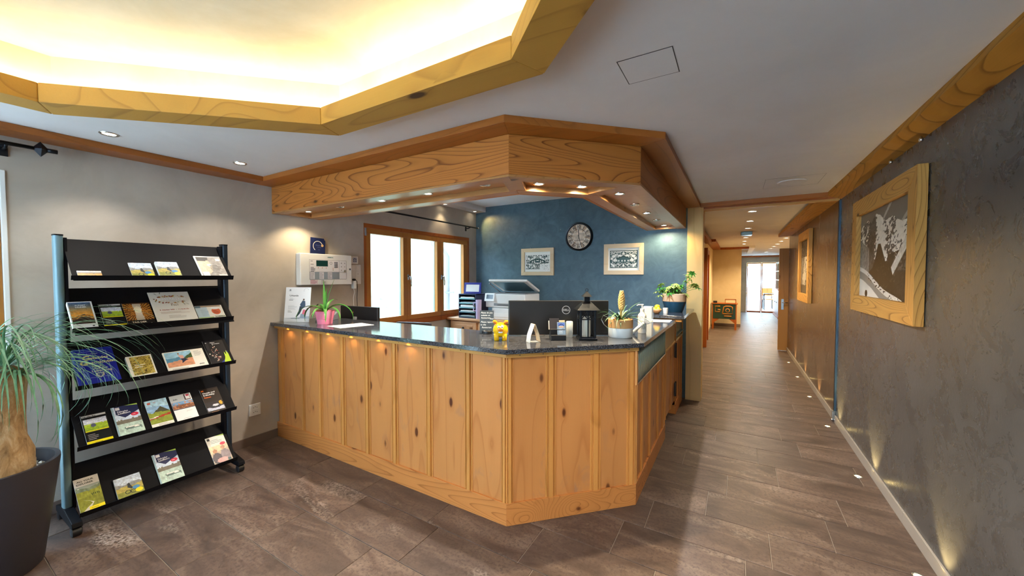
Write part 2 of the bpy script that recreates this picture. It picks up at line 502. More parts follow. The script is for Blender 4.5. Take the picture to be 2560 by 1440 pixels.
# ------------------------------------------------------------------ printed sheets
_txt_cache = {}
def text_tris(s, size, align='LEFT', shear=0.0, bold=0.0):
    key = (s, round(size, 5), align, shear, bold)
    if key in _txt_cache: return _txt_cache[key]
    cu = bpy.data.curves.new('t', 'FONT'); cu.body = s; cu.size = size; cu.align_x = align
    cu.resolution_u = 2; cu.shear = shear; cu.offset = bold
    ob = bpy.data.objects.new('t', cu); me = ob.to_mesh()
    me.calc_loop_triangles()
    out = ([tuple(v.co[:2]) for v in me.vertices], [tuple(t.vertices) for t in me.loop_triangles])
    ob.to_mesh_clear(); bpy.data.objects.remove(ob); bpy.data.curves.remove(cu)
    _txt_cache[key] = out
    return out
class Sheet:
    """flat print: coloured shapes in an (x right, y up) frame"""
    def __init__(s): s.v = []; s.f = []; s.c = []; s.z = 0.0003; s.bk = 0
    def step(s): s.z += 0.00006
    def poly(s, pts, col):
        s.step(); b = len(s.v); s.v += [(x, y, s.z) for x, y in pts]
        c = srgb(col)
        for t in tessellate_polygon([[Vector((x, y, 0)) for x, y in pts]]):
            a, b_, c_ = (Vector(pts[i]) for i in t)
            cr = (b_-a).x*(c_-a).y-(b_-a).y*(c_-a).x
            tt = t if cr > 0 else t[::-1]
            s.f.append(tuple(b+i for i in tt)); s.c.append(c)
        return s
    def rect(s, x0, y0, x1, y1, col): return s.poly([(x0, y0), (x1, y0), (x1, y1), (x0, y1)], col)
    def ell(s, x, y, rx, ry, col, n=18): return s.poly([(x+rx*math.cos(2*math.pi*i/n), y+ry*math.sin(2*math.pi*i/n)) for i in range(n)], col)
    def ring(s, x, y, r0, r1, col, a0=0, a1=360, n=32):
        for i in range(n):
            a, b = R(a0+(a1-a0)*i/n), R(a0+(a1-a0)*(i+1)/n)
            s.z -= 0.00006
            s.poly([(x+r0*math.cos(a), y+r0*math.sin(a)), (x+r1*math.cos(a), y+r1*math.sin(a)), (x+r1*math.cos(b), y+r1*math.sin(b)), (x+r0*math.cos(b), y+r0*math.sin(b))], col)
        s.step(); return s
    def text(s, x, y, size, body, col, align='LEFT', shear=0.0, bold=0.0):
        s.step(); vs_, ts = text_tris(body, size, align, shear, bold); b = len(s.v); c = srgb(col)
        s.v += [(x+vx, y+vy, s.z) for vx, vy in vs_]
        for t in ts: s.f.append(tuple(b+i for i in t)); s.c.append(c)
        return s
    def lines(s, x, y, w, n, gap, col, h=None, seed=1):
        rnd = random.Random(seed)
        for i in range(n): s.rect(x, y-i*gap, x+w*(0.6+0.4*rnd.random()), y-i*gap+(h or gap*0.35), col)
        return s
    def grid(s, x0, y0, x1, y1, nx, ny, fn):
        s.step(); b = len(s.v)
        u = (np.arange(nx)+0.5)/nx; v = (np.arange(ny)+0.5)/ny
        U, V = np.meshgrid(u, v); C = np.clip(fn(U, V), 0, 1)
        C = np.where(C <= 0.04045, C/12.92, ((C+0.055)/1.055)**2.4)
        for j in range(ny+1):
            for i in range(nx+1): s.v.append((x0+(x1-x0)*i/nx, y0+(y1-y0)*j/ny, s.z))
        for j in range(ny):
            for i in range(nx):
                a = b+j*(nx+1)+i
                s.f.append((a, a+1, a+nx+2, a+nx+1)); s.c.append(tuple(C[j, i]))
        return s
    def build(s, name, mat4, parent=None, label=None):
        me = bpy.data.meshes.new(name); me.from_pydata(s.v, [], s.f)
        ca = me.color_attributes.new('Col', 'FLOAT_COLOR', 'CORNER')
        buf = []
        for f, c in zip(s.f, s.c): buf += [c[0], c[1], c[2], 1.0]*len(f)
        ca.data.foreach_set('color', buf)
        me.materials.append(M['print']); me.transform(mat4)
        o = link_mesh(name, me, parent)
        if label: o['label'] = label
        return o

def _hash(ix, iy, seed):
    h = (ix.astype(np.int64)*374761393+iy.astype(np.int64)*668265263+seed*974634777) & 0x7fffffff
    h = ((h ^ (h >> 13))*1274126177) & 0x7fffffff
    return ((h ^ (h >> 16)) & 0xffff)/65535.0
def vnoise(x, y, seed=0):
    ix, iy = np.floor(x), np.floor(y); fx, fy = x-ix, y-iy
    fx, fy = fx*fx*(3-2*fx), fy*fy*(3-2*fy)
    a, b, c, d = (_hash(ix+i, iy+j, seed) for j in (0, 1) for i in (0, 1))
    return (a*(1-fx)+b*fx)*(1-fy)+(c*(1-fx)+d*fx)*fy
def fbm(x, y, seed=0, oct_=4):
    r = 0; a = 0.5
    for k in range(oct_): r = r+a*vnoise(x*2**k, y*2**k, seed+k); a *= 0.5
    return r/(1-0.5**oct_)
def grey(a): return np.stack([a, a, a], -1)
def lay(base, mask, col):
    m = mask[..., None].astype(float); return base*(1-m)+np.array([int(col[i:i+2], 16)/255 for i in (1, 3, 5)])*m

# ================================================================== THE SETTING
ZC = 2.36          # lobby ceiling
ZI = 2.617         # higher ceiling inside the counter bay
XL, XR = -3.69, 0.90
YS = -3.2          # wall behind the camera
YB = 5.06          # dark wall behind the counter

# ---- floor: grout bed with single tiles
floor = struct('floor', B(-3.9, 1.7, -3.3, 18.8, -0.06, -0.004), 'grout', label='brown stone-look tiled floor')
TROW = 0.3145
Y0 = 0.735
joint = {0: -2.44, 1: -2.34, 2: -2.14, 3: -1.60, 4: -0.57, 5: -0.45, 6: 0.49, 7: 0.60, 8: 0.285, 9: 0.175, 10: 0.49, 11: 0.38, 12: 0.065, 13: 0.275,
         -1: -2.75, -2: -2.6, -3: -2.3, -4: -2.9, 14: -0.05, 15: 0.5, 16: 0.2, 17: 0.62, 18: 0.0, 19: 0.4, 20: 0.1, 21: 0.55, 22: 0.3, 23: -0.1}
TL_ = 0.634
_tile_mesh = {}
n_tiles = 0
far = bmesh.new()
rt = random.Random(3)
for k in range(-5, 57):
    ya = Y0+k*TROW+0.0018; yb_ = Y0+(k+1)*TROW-0.0018
    xa, xb = (XL, XR) if yb_ < 5.0 else ((-0.62, XR) if yb_ < 9.3 else ((-0.62, 1.6) if yb_ < 13.0 else (0.1, 1.6)))
    j0 = joint.get(k, rt.uniform(0, 0.6))
    i0 = math.floor((xa-j0)/TL_)
    x = j0+i0*TL_
    while x < xb-0.001:
        a, b = max(x, xa)+0.0018, min(x+TL_, xb)-0.0018
        x += TL_
        if b-a < 0.01: continue
        hidden = yb_ > 2.05 and yb_ < 5.0 and b < -0.95      # behind the counter
        if k >= 22 or k < -3 or hidden:
            box(far, a, b, ya, yb_, -0.01, 0.0); continue
        key = (round(b-a, 3))
        if key not in _tile_mesh:
            bm = bmesh.new(); hx, hy = (b-a)/2, (yb_-ya)/2
            c = 0.0016
            lo = [bm.verts.new((sx*hx, sy*hy, -0.01)) for sx, sy in ((-1, -1), (1, -1), (1, 1), (-1, 1))]
            mi = [bm.verts.new((sx*hx, sy*hy, -c)) for sx, sy in ((-1, -1), (1, -1), (1, 1), (-1, 1))]
            hi = [bm.verts.new((sx*(hx-c), sy*(hy-c), 0)) for sx, sy in ((-1, -1), (1, -1), (1, 1), (-1, 1))]
            for i in range(4):
                j = (i+1) % 4
                bm.faces.new([lo[i], lo[j], mi[j], mi[i]]); bm.faces.new([mi[i], mi[j], hi[j], hi[i]])
            bm.faces.new(hi)
            me = bpy.data.meshes.new('tile'); bm.to_mesh(me); bm.free(); me.materials.append(M['tile']); _tile_mesh[key] = me
        o = bpy.data.objects.new('tile', _tile_mesh[key]); COL.objects.link(o); o.parent = floor
        o.matrix_parent_inverse = WM[floor.name].inverted()
        o.location = ((a+b)/2, (ya+yb_)/2, rt.uniform(-0.0006, 0.0006)); n_tiles += 1
fo = obj('far_tiles', far, 'tile', floor); fo['kind'] = 'stuff'

# ---- left wall with two window openings
def wall_holes(bm, x0, x1, ya, yb, z0, z1, holes):
    """slab in the yz plane from x0 to x1 with rectangular holes (ya,yb,za,zb) sorted along y"""
    y = ya
    for a, b, c, d in holes:
        if a > y: box(bm, x0, x1, y, a, z0, z1)
        if c > z0: box(bm, x0, x1, a, b, z0, c)
        if d < z1: box(bm, x0, x1, a, b, d, z1)
        y = b
    if yb > y: box(bm, x0, x1, y, yb, z0, z1)
    return bm
struct('wall_left', wall_holes(bmesh.new(), XL-0.26, XL, YS-0.2, YB+0.2, -0.05, ZI+0.1, [(-1.75, 0.385, 0.02, 2.10), (2.875, 4.862, 0.93, 2.115)]), 'wall_l', label='beige plaster wall with the counter window')
struct('wall_back', B(XL, -0.515, YB, YB+0.16, 0, ZI+0.05), 'wall_b', label='dark blue plaster wall behind the counter')
struct('wall_right', B(XR, XR+0.2, YS-0.2, 4.99, 0, ZC+0.05), 'wall_r', label='charcoal plaster wall with the mountain picture')
struct('wall_right_hall', B(XR, XR+0.2, 5.045, 9.3, 0, ZC+0.05), 'wall_rh', label='dark brown plaster wall of the hallway')
bm = bmesh.new()
for q in ((XL-0.26, -3.2, 0, ZI), (-0.2, XR+0.2, 0, ZI), (-3.2, -0.2, 2.2, ZI)): box(bm, q[0], q[1], YS-0.2, YS, q[2], q[3])
struct('wall_front', bm, 'wall_l', label='beige plaster wall with the added entrance doors')
d0 = thing('door_5', None, None, (-1.7, YS-0.1, 0)); d0['kind'] = 'structure'; d0['label'] = 'unseen glazed entrance doors added for daylight, facing the counter'  # unseen doors, added behind the camera to let in daylight as front fill
for q in range(3):
    xa = -3.2+q*1.0; fr_ = bmesh.new()
    for u in ((xa, xa+0.09, 0, 2.2), (xa+0.91, xa+1.0, 0, 2.2), (xa+0.09, xa+0.91, 0, 0.12), (xa+0.09, xa+0.91, 2.1, 2.2)): box(fr_, u[0], u[1], YS-0.12, YS-0.07, u[2], u[3])
    lf = obj('door_leaf', fr_, 'window', d0)
    obj('pane', B(xa+0.08, xa+0.92, YS-0.097, YS-0.093, 0.11, 2.11), 'glass', lf)

# ---- octagonal cove in the ceiling
OC = [(-1.905, 1.335), (-0.65, 1.335), (0.285, 0.455), (0.285, -0.85), (-0.65, -1.73), (-1.905, -1.73), (-2.845, -0.85), (-2.845, 0.455)]
def offset_poly(pts, d):
    """offset a closed clockwise polygon inwards by d"""
    out = []; n = len(pts)
    for i in range(n):
        p0, p1, p2 = Vector(pts[i-1]), Vector(pts[i]), Vector(pts[(i+1) % n])
        e1, e2 = (p1-p0).normalized(), (p2-p1).normalized()
        n1, n2 = Vector((e1.y, -e1.x)), Vector((e2.y, -e2.x))
        m = (n1+n2).normalized(); out.append(tuple(p1+m*(d/m.dot(n1))))
    return out
def ring_flat(bm, outer, holes, z, up=False):
    polys = [[Vector((p[0], p[1], 0)) for p in outer]]+[[Vector((p[0], p[1], 0)) for p in h] for h in holes]
    flat = [v for pl in polys for v in pl]
    vs_ = [bm.verts.new((v.x, v.y, z)) for v in flat]
    for t in tessellate_polygon(polys):
        a, b, c = (flat[i] for i in t)
        cr = (b-a).x*(c-a).y-(b-a).y*(c-a).x
        if (cr > 0) != up: t = t[::-1]
        bm.faces.new([vs_[i] for i in t])
    return bm
# canopy / counter paths: d is the distance outwards from the face line
KB, KC, KY = (-1.138, 1.88), (-0.53, 2.488), 1.88
def K(d, yend=5.0, xl=XL):
    return [(xl, KY-d), (KB[0]+d*T22, KY-d), (KC[0]+d, KC[1]-d*T22), (KC[0]+d, yend)]
room = [(XL-0.2, YS), (XR+0.1, YS), (XR+0.1, 5.1)]+K(-0.04, 5.1, XL-0.2)[::-1]
struct('ceiling', ring_flat(bmesh.new(), room, [OC], ZC), 'ceil', label='white lobby ceiling with an octagonal cove')
o = bpy.data.objects['ceiling']; md = o.modifiers.new('thick', 'SOLIDIFY'); md.thickness = 0.05; md.offset = -1.0
bm = bmesh.new()
ring_flat(bm, OC, [], 2.575)
oc2 = OC
for i in range(8):
    a, b = oc2[i], oc2[(i+1) % 8]
    bm.faces.new([bm.verts.new((a[0], a[1], ZC)), bm.verts.new((b[0], b[1], ZC)), bm.verts.new((b[0], b[1], 2.575)), bm.verts.new((a[0], a[1], 2.575))])
bmesh.ops.recalc_face_normals(bm, faces=bm.faces)
struct('ceiling_cove', bm, 'cove', label='pale cove ceiling washed by hidden light strips')
bpy.data.objects['ceiling_cove'].modifiers.new('thick', 'SOLIDIFY').thickness = 0.02
struct('ceiling_counter', B(XL-0.2, -0.5, 1.9, 5.1, ZI, ZI+0.05), 'ceil', label='white ceiling over the counter bay')
struct('ceiling_hall', B(-0.7, 1.7, 5.1, 18.8, ZC, ZC+0.05), 'ceil', label='white ceiling of the hallway')
struct('ceiling_soffit', B(XL, -3.50, 2.32, YB, 2.534, ZI), 'ceil', label='white dropped soffit above the counter window')

cove = thing('cove_beam_frame', 'rough timber beam frame around the octagonal ceiling cove', 'beam frame', (-1.28, -0.2, 2.28))
inn = offset_poly(OC, 0.148)
for i in range(8):
    j = (i+1) % 8
    obj('beam', PR([OC[i], OC[j], inn[j], inn[i]], 2.28, 2.366), None or 'cove_x', cove, bevel=0.004)
strip_o, strip_i = offset_poly(OC, 0.02), offset_poly(OC, 0.05)
for i in range(8):
    j = (i+1) % 8
    a, b, c, d = strip_o[i], strip_o[j], strip_i[j], strip_i[i]
    obj('light_strip', PR([a, b, c, d], 2.367, 2.374), 'led', cove)

# ---- crown trims
trim_l = struct('trim_1', B(XL, -3.515, YS, 1.725, 2.32, ZC), 'crown_y', 0.003, 'dark wooden ceiling trim along the beige wall')
tc = tag(bpy.data.objects.new('trim_2', None), 'wooden ceiling trim running around the counter canopy', kind='structure')
COL.objects.link(tc); WM[tc.name] = Matrix.Identity(4)
ko, ki = K(0.155, 5.0), K(-0.03, 5.0)
for i, m_ in ((0, 'crown'), (1, 'crown'), (2, 'crown_y')):
    obj('trim_board', PR([ko[i], ko[i+1], ki[i+1], ki[i]], 2.32, ZC), m_, tc, bevel=0.002)
prof = [(0.79, ZC), (0.79, 2.322), (XR, 2.282), (XR, ZC)]
def hewn(name, ya, yb, prof, seed, lbl):
    rn = random.Random(seed); bm = bmesh.new(); n = int((yb-ya)/0.12); rows = []
    for k in range(n+1):
        y = ya+(yb-ya)*k/n
        rows.append([bm.verts.new((px+(rn.uniform(-.006, .006) if 0 < q < 3 and px < XR-.01 else 0), y, pz+(rn.uniform(-.004, .004) if q in (1,) else 0))) for q, (px, pz) in enumerate(prof)])
    for a, b in zip(rows, rows[1:]):
        for q in range(len(prof)-1): bm.faces.new([a[q], a[q+1], b[q+1], b[q]])
    bm.faces.new(rows[0]); bm.faces.new(rows[-1][::-1])
    bmesh.ops.recalc_face_normals(bm, faces=bm.faces)
    return struct(name, bm, 'rough_y', 0.0, lbl)
hewn('trim_3', YS, 5.0, prof, 5, 'rough-hewn wooden ceiling trim along the charcoal wall')
hewn('trim_4', 5.09, 9.1, [(0.70, 2.33), (0.70, 2.275), (XR, 2.285), (XR, 2.33)], 9, 'rough-hewn wooden ceiling trim along the hallway')
struct('trim_5', B(-0.375, 0.80, 4.98, 5.05, 2.313, ZC), 'crown', 0.002, 'wooden ceiling trim over the hallway entrance')
struct('trim_6', B(-0.345, XR, 5.05, 5.085, 2.275, 2.30), 'rail', 0.002, 'narrow wooden rail over the hallway entrance')
struct('trim_7', B(-0.345, XR, 5.05, 5.08, 2.30, ZC), 'redwood', 0, 'dark wooden header board over the hallway entrance')
struct('trim_8', B(-0.515, -0.345, 5.005, 5.22, 0, 2.32), 'pale', 0.002, 'pale wooden pillar at the hallway entrance')
# steel edge strip on the right wall
st = thing('sliding_door_track', 'tall blue steel edge strip on the charcoal wall', 'door track', (XR-0.01, 5.017, 0))
obj('channel', B(0.888, 0.92, 5.0, 5.036, 0.10, 2.275), 'track', st, bevel=0.002)
obj('groove', B(0.884, 0.89, 5.013, 5.023, 0.10, 2.275), 'black', st)
obj('foot_bracket', B(0.872, 0.90, 4.995, 5.04, 0.03, 0.115), 'steel', st, bevel=0.003)
obj('roller', lathe(bmesh.new(), [(0.012, -0.012), (0.016, -0.008), (0.016, 0.008), (0.012, 0.012)], (0.878, 5.017, 0.02), 14, 'Y'), 'chrome', st, smooth=True)

# ---- baseboards
struct('baseboard_left', B(XL, XL+0.012, YS, 1.89, 0, 0.075), 'skirting', 0.002, 'brown tile baseboard under the beige wall')
bb = thing('baseboard_right', None, None, (XR, 0, 0)); bb['kind'] = 'structure'; bb['label'] = 'grey stone baseboard under the charcoal wall'
yy = -1.2
while yy < 4.98:
    obj('skirting_piece', B(XR-0.011, XR, yy+0.0015, min(yy+0.62, 4.99)-0.0015, 0, 0.075), 'skirt_r', bb, bevel=0.0015); yy += 0.62
bb2 = thing('baseboard_hall', None, None, (XR, 5.04, 0)); bb2['kind'] = 'structure'; bb2['label'] = 'grey stone baseboard along the hallway wall'
yy = 5.045
while yy < 9.25:
    obj('skirting_piece', B(XR-0.011, XR, yy+0.0015, min(yy+0.62, 9.3)-0.0015, 0, 0.075), 'skirt_r', bb2, bevel=0.0015); yy += 0.62

# ---- counter window (three casements)
def casement(name, y0, y1, g0, g1, parent):
    s = thing(name, None, None, (XL-0.03, y0, 0.93)); s.parent = parent; s.matrix_parent_inverse = WM[parent.name].inverted()
    zx0, zx1, gz0, gz1 = 0.935, 2.065, 0.995, 2.0
    for nm, a in (('rail', (y0, y1, zx0, gz0)), ('rail', (y0, y1, gz1, zx1)), ('stile', (y0, g0, gz0, gz1)), ('stile', (g1, y1, gz0, gz1))):
        obj(nm, B(XL-0.05, XL+0.004, a[0], a[1], a[2], a[3]), 'window', s, bevel=0.004)
    obj('glazing_bead', box(B(XL-0.075, XL-0.05, g1-0.002, g1+0.02, gz0, gz1), XL-0.075, XL-0.05, g0-0.02, g0+0.002, gz0, gz1), 'steel', s)
    obj('pane', B(XL-0.062, XL-0.058, g0-0.01, g1+0.01, gz0-0.01, gz1+0.01), 'glass', s)
    return s
win = thing('window_1', None, None, (XL, 3.87, 0.93)); win['kind'] = 'structure'; win['label'] = 'brown wooden three-part window beside the counter'
fb_ = bmesh.new()
box(fb_, XL-0.09, XL+0.006, 2.876, 4.86, 2.065, 2.114); box(fb_, XL-0.09, XL+0.006, 2.876, 2.905, 0.93, 2.065); box(fb_, XL-0.09, XL+0.006, 4.825, 4.86, 0.93, 2.065)
box(fb_, XL-0.09, XL+0.006, 2.876, 4.86, 0.9305, 0.936)
obj('window_frame', fb_, 'redwood', win, bevel=0.003)
obj('sill_board', B(XL, XL+0.02, 2.876, 4.86, 0.868, 0.932), 'redwood', win, bevel=0.004)
for a in ((2.905, 3.537, 2.967, 3.472), (3.539, 4.180, 3.605, 4.112), (4.182, 4.825, 4.25, 4.72)):
    casement('casement', a[0], a[1], a[2], a[3], win)
for y in (3.545, 4.2):
    h = thing('handle', None, None, (XL, y, 1.49)); h.parent = win; h.matrix_parent_inverse = WM[win.name].inverted()
    obj('rosette', B(XL+0.004, XL+0.014, y-0.014, y+0.014, 1.455, 1.525), 'chrome', h, bevel=0.004)
    obj('lever', tube(bmesh.new(), [(XL+0.012, y, 1.5), (XL+0.045, y, 1.5), (XL+0.052, y+0.004, 1.49), (XL+0.052, y+0.012, 1.42), (XL+0.048, y+0.016, 1.37)], [0.008, 0.008, 0.009, 0.009, 0.007], 10), 'chrome', h, smooth=True)
obj('hinge', B(XL+0.004, XL+0.02, 2.882, 2.902, 1.97, 2.06), 'grey', win, bevel=0.003)
# ---- glazed door at the left edge of the picture
d1 = thing('door_1', None, None, (XL, -0.68, 0.02)); d1['kind'] = 'structure'; d1['label'] = 'glazed wooden door at the left edge under a black rod'
obj('casing', box(box(B(XL-0.1, XL+0.008, 0.381, 0.402, 0.0, 2.12), XL-0.1, XL+0.012, -1.79, -1.745, 0.0, 2.12), XL-0.1, XL+0.008, -1.745, 0.381, 2.07, 2.12), 'white', d1, bevel=0.003)
for ya, yb_ in ((-1.745, -0.69), (-0.68, 0.381)):
    fbm_ = bmesh.new(); z0, z1 = 0.02, 2.07
    box(fbm_, XL-0.07, XL-0.02, ya, ya+0.10, z0, z1); box(fbm_, XL-0.07, XL-0.02, yb_-0.10, yb_, z0, z1)
    box(fbm_, XL-0.07, XL-0.02, ya+0.10, yb_-0.10, z0, z0+0.14); box(fbm_, XL-0.07, XL-0.02, ya+0.10, yb_-0.10, z1-0.10, z1)
    lf = obj('door_leaf', fbm_, 'window', d1, bevel=0.003)
    obj('pane', B(XL-0.047, XL-0.043, ya+0.09, yb_-0.09, z0+0.13, z1-0.09), 'glass', lf)

# ---- hallway
struct('wall_left_hall', B(-0.74, -0.62, 5.22, 13.0, 0, ZC), 'wall_h', label='cream plaster wall on the left of the hallway')
struct('wall_hall_stove', B(-0.74, 0.125, 13.0, 13.12, 0, ZC), 'wall_h', label='cream hallway wall behind the green chest')
struct('wall_left_far', B(0.005, 0.125, 13.12, 18.7, 0, ZC), 'wall_h', label='cream wall at the far left of the hallway')
struct('wall_right_far', B(1.6, 1.72, 9.2, 18.9, 0, ZC), 'wall_h', label='cream wall at the far right of the hallway')
struct('wall_right_return', B(XR+0.2, 1.7, 9.2, 9.3, 0, ZC), 'wall_h')
bm = box(box(B(0.125, 0.38, 18.7, 18.82, 0, ZC), 1.42, 1.6, 18.7, 18.82, 0, ZC), 0.38, 1.42, 18.7, 18.82, 2.075, ZC)
struct('wall_end', bm, 'wall_l', label='grey end wall of the hallway around the glass door')
struct('trim_9', box(B(0.125, 1.6, 18.6, 18.7, 2.30, ZC), -0.62, 0.36, 12.9, 13.0, 2.30, ZC), 'redwood', 0.002, 'dark wooden trim at the far hallway ceiling')
struct('trim_10', box(box(B(-0.62, -0.44, 5.3, 6.6, 2.275, 2.33), -0.62, -0.50, 6.9, 9.8, 2.25, 2.33), -0.62, -0.42, 9.9, 12.9, 2.30, ZC), 'redwood', 0.002, 'stepped dark wooden trim on the left of the hallway')
struct('baseboard_hall_left', box(B(-0.62, -0.60, 5.22, 13.0, 0, 0.075), -0.6, 0.125, 12.985, 13.0, 0, 0.09), 'skirting', 0)
d2 = thing('door_2', None, None, (-0.6, 9.7, 0)); d2['kind'] = 'structure'; d2['label'] = 'reddish wooden door frame on the left of the hallway'
obj('casing', box(box(B(-0.62, -0.52, 8.9, 9.0, 0, 2.1), -0.62, -0.55, 10.0, 10.1, 0, 2.1), -0.62, -0.55, 9.0, 10.0, 2.0, 2.1), 'redwood', d2, bevel=0.003)
obj('door_leaf', B(-0.615, -0.575, 9.0, 10.0, 0, 2.0), 'redwood', d2)
d3 = thing('door_3', None, None, (0.9, 9.32, 0)); d3['kind'] = 'structure'; d3['label'] = 'open wooden door leaf in the hallway with a steel handle'
obj('door_leaf', B(0.742, 1.5, 9.31, 9.35, 0.01, 2.06), 'door', d3, bevel=0.003)
obj('handle_plate', B(0.785, 0.83, 9.303, 9.31, 0.83, 1.045), 'steel', d3, bevel=0.003)
obj('lever', tube(bmesh.new(), [(0.807, 9.305, 0.975), (0.807, 9.26, 0.975), (0.82, 9.255, 0.975), (0.92 - 0.03, 9.255, 0.975)], 0.009, 10), 'chrome', d3, smooth=True)
d4 = thing('door_4', None, None, (0.9, 18.72, 0)); d4['kind'] = 'structure'; d4['label'] = 'bright double glass door at the end of the hallway'
for a, b in ((0.385, 0.895), (0.905, 1.415)):
    fr_ = bmesh.new()
    for q in ((a, a+0.03, 0, 2.07), (b-0.03, b, 0, 2.07), (a+0.03, b-0.03, 0, 0.06), (a+0.03, b-0.03, 2.03, 2.07)): box(fr_, q[0], q[1], 18.74, 18.78, q[2], q[3])
    lf = obj('door_leaf', fr_, 'redwood', d4)
    obj('pane', B(a+0.025, b-0.025, 18.757, 18.762, 0.055, 2.035), 'glass', lf)
    # etched ornament on the pane
    orn = bmesh.new()
    for q in range(5):
        x = a+0.12+q*0.06; tube(orn, [(x, 18.752, 1.30+0.03*math.sin(q*2)), (x+0.03, 18.752, 1.36), (x+0.06, 18.752, 1.32+0.03*math.cos(q*2))], 0.008, 6)
    obj('etched_ornament', orn, 'grey', lf)

# ---- outside
hill = bmesh.new(); n = 40; vv = []
for i in range(n+1):
    for j in range(n+1):
        x = -5.6-i*1.1; y = -14+j*1.3
        z = -0.35+max(0, (-6.0-x))*0.52+0.35*math.sin(x*0.7)*math.cos(y*0.5)*min(1, (-5.6-x)/3)
        vv.append(hill.verts.new((x, y, z)))
for i in range(n):
    for j in range(n): hill.faces.new([vv[i*(n+1)+j], vv[(i+1)*(n+1)+j], vv[(i+1)*(n+1)+j+1], vv[i*(n+1)+j+1]])
bmesh.ops.recalc_face_normals(hill, faces=hill.faces)
ho = struct('ground_hillside', hill, 'hill', label='pale green meadow slope outside the window')
struct('ground_terrace', B(-5.7, XL-0.26, -14, 14, -0.5, -0.3), 'wall_w', label='paved strip outside the window')
struct('wall_exterior', B(-4.36, XL-0.26, 5.3, 7.5, -0.4, 3.4), 'wall_w', label='white outer wall of the building beyond the window')
dp = thing('drain_pipe', 'grey rain pipe on the white outer wall beyond the window', 'pipe', (-4.44, 5.27, -0.3))
obj('pipe', tube(bmesh.new(), [(-4.45, 5.24, -0.3), (-4.45, 5.24, 1.85), (-4.5, 5.2, 1.98), (-4.66, 5.1, 2.06), (-4.72, 5.06, 2.3), (-4.72, 5.06, 3.0)], 0.035, 10), 'grey', dp, smooth=True)
obj('pipe_clip', B(-4.49, -4.36, 5.2, 5.3, 1.2, 1.23), 'steel', dp)
struct('floor_terrace', B(-1.5, 3.5, 18.82, 24, -0.06, -0.005), 'wall_w', label='pale floor of the sunroom behind the glass door')
sw_ = thing('window_2', None, None, (0.9, 22.4, 0)); sw_['kind'] = 'structure'; sw_['label'] = 'yellow wooden sunroom window behind the glass door'
fr_ = bmesh.new()
for q in ((-0.6, 3.0, 2.0, 2.35), (-0.6, 3.0, 0.62, 0.7), (0.70, 0.78, 0.7, 2.0), (1.30, 1.60, 0.0, 2.0), (2.6, 2.7, 0.7, 2.0)): box(fr_, q[0], q[1], 22.35, 22.45, q[2], q[3])
obj('window_frame', fr_, 'pale', sw_)
obj('parapet', B(-0.6, 1.30, 22.36, 22.44, 0, 0.62), 'wall_w', sw_)
tb = thing('terrace_table', 'dark metal table in the sunroom behind the glass door', 'table', (1.45, 20.3, 0))
obj('table_top', B(1.05, 1.9, 20.0, 20.7, 0.70, 0.735), 'blackmetal', tb)
for x in (1.08, 1.86):
    for y in (20.03, 20.66): obj('leg', B(x-.015, x+.015, y-.015, y+.015, 0, 0.70), 'blackmetal', tb)
ch = thing('terrace_chair', 'dark chair at the sunroom table behind the glass door', 'chair', (1.25, 21.1, 0))
obj('seat', B(1.05, 1.45, 20.9, 21.3, 0.43, 0.46), 'redwood', ch)
obj('backrest', B(1.05, 1.45, 21.28, 21.31, 0.6, 0.95), 'redwood', ch)
for x in (1.06, 1.44):
    obj('leg', B(x-.012, x+.012, 20.9, 20.925, 0, 0.43), 'blackmetal', ch); obj('leg', B(x-.012, x+.012, 21.28, 21.31, 0, 0.6), 'blackmetal', ch)

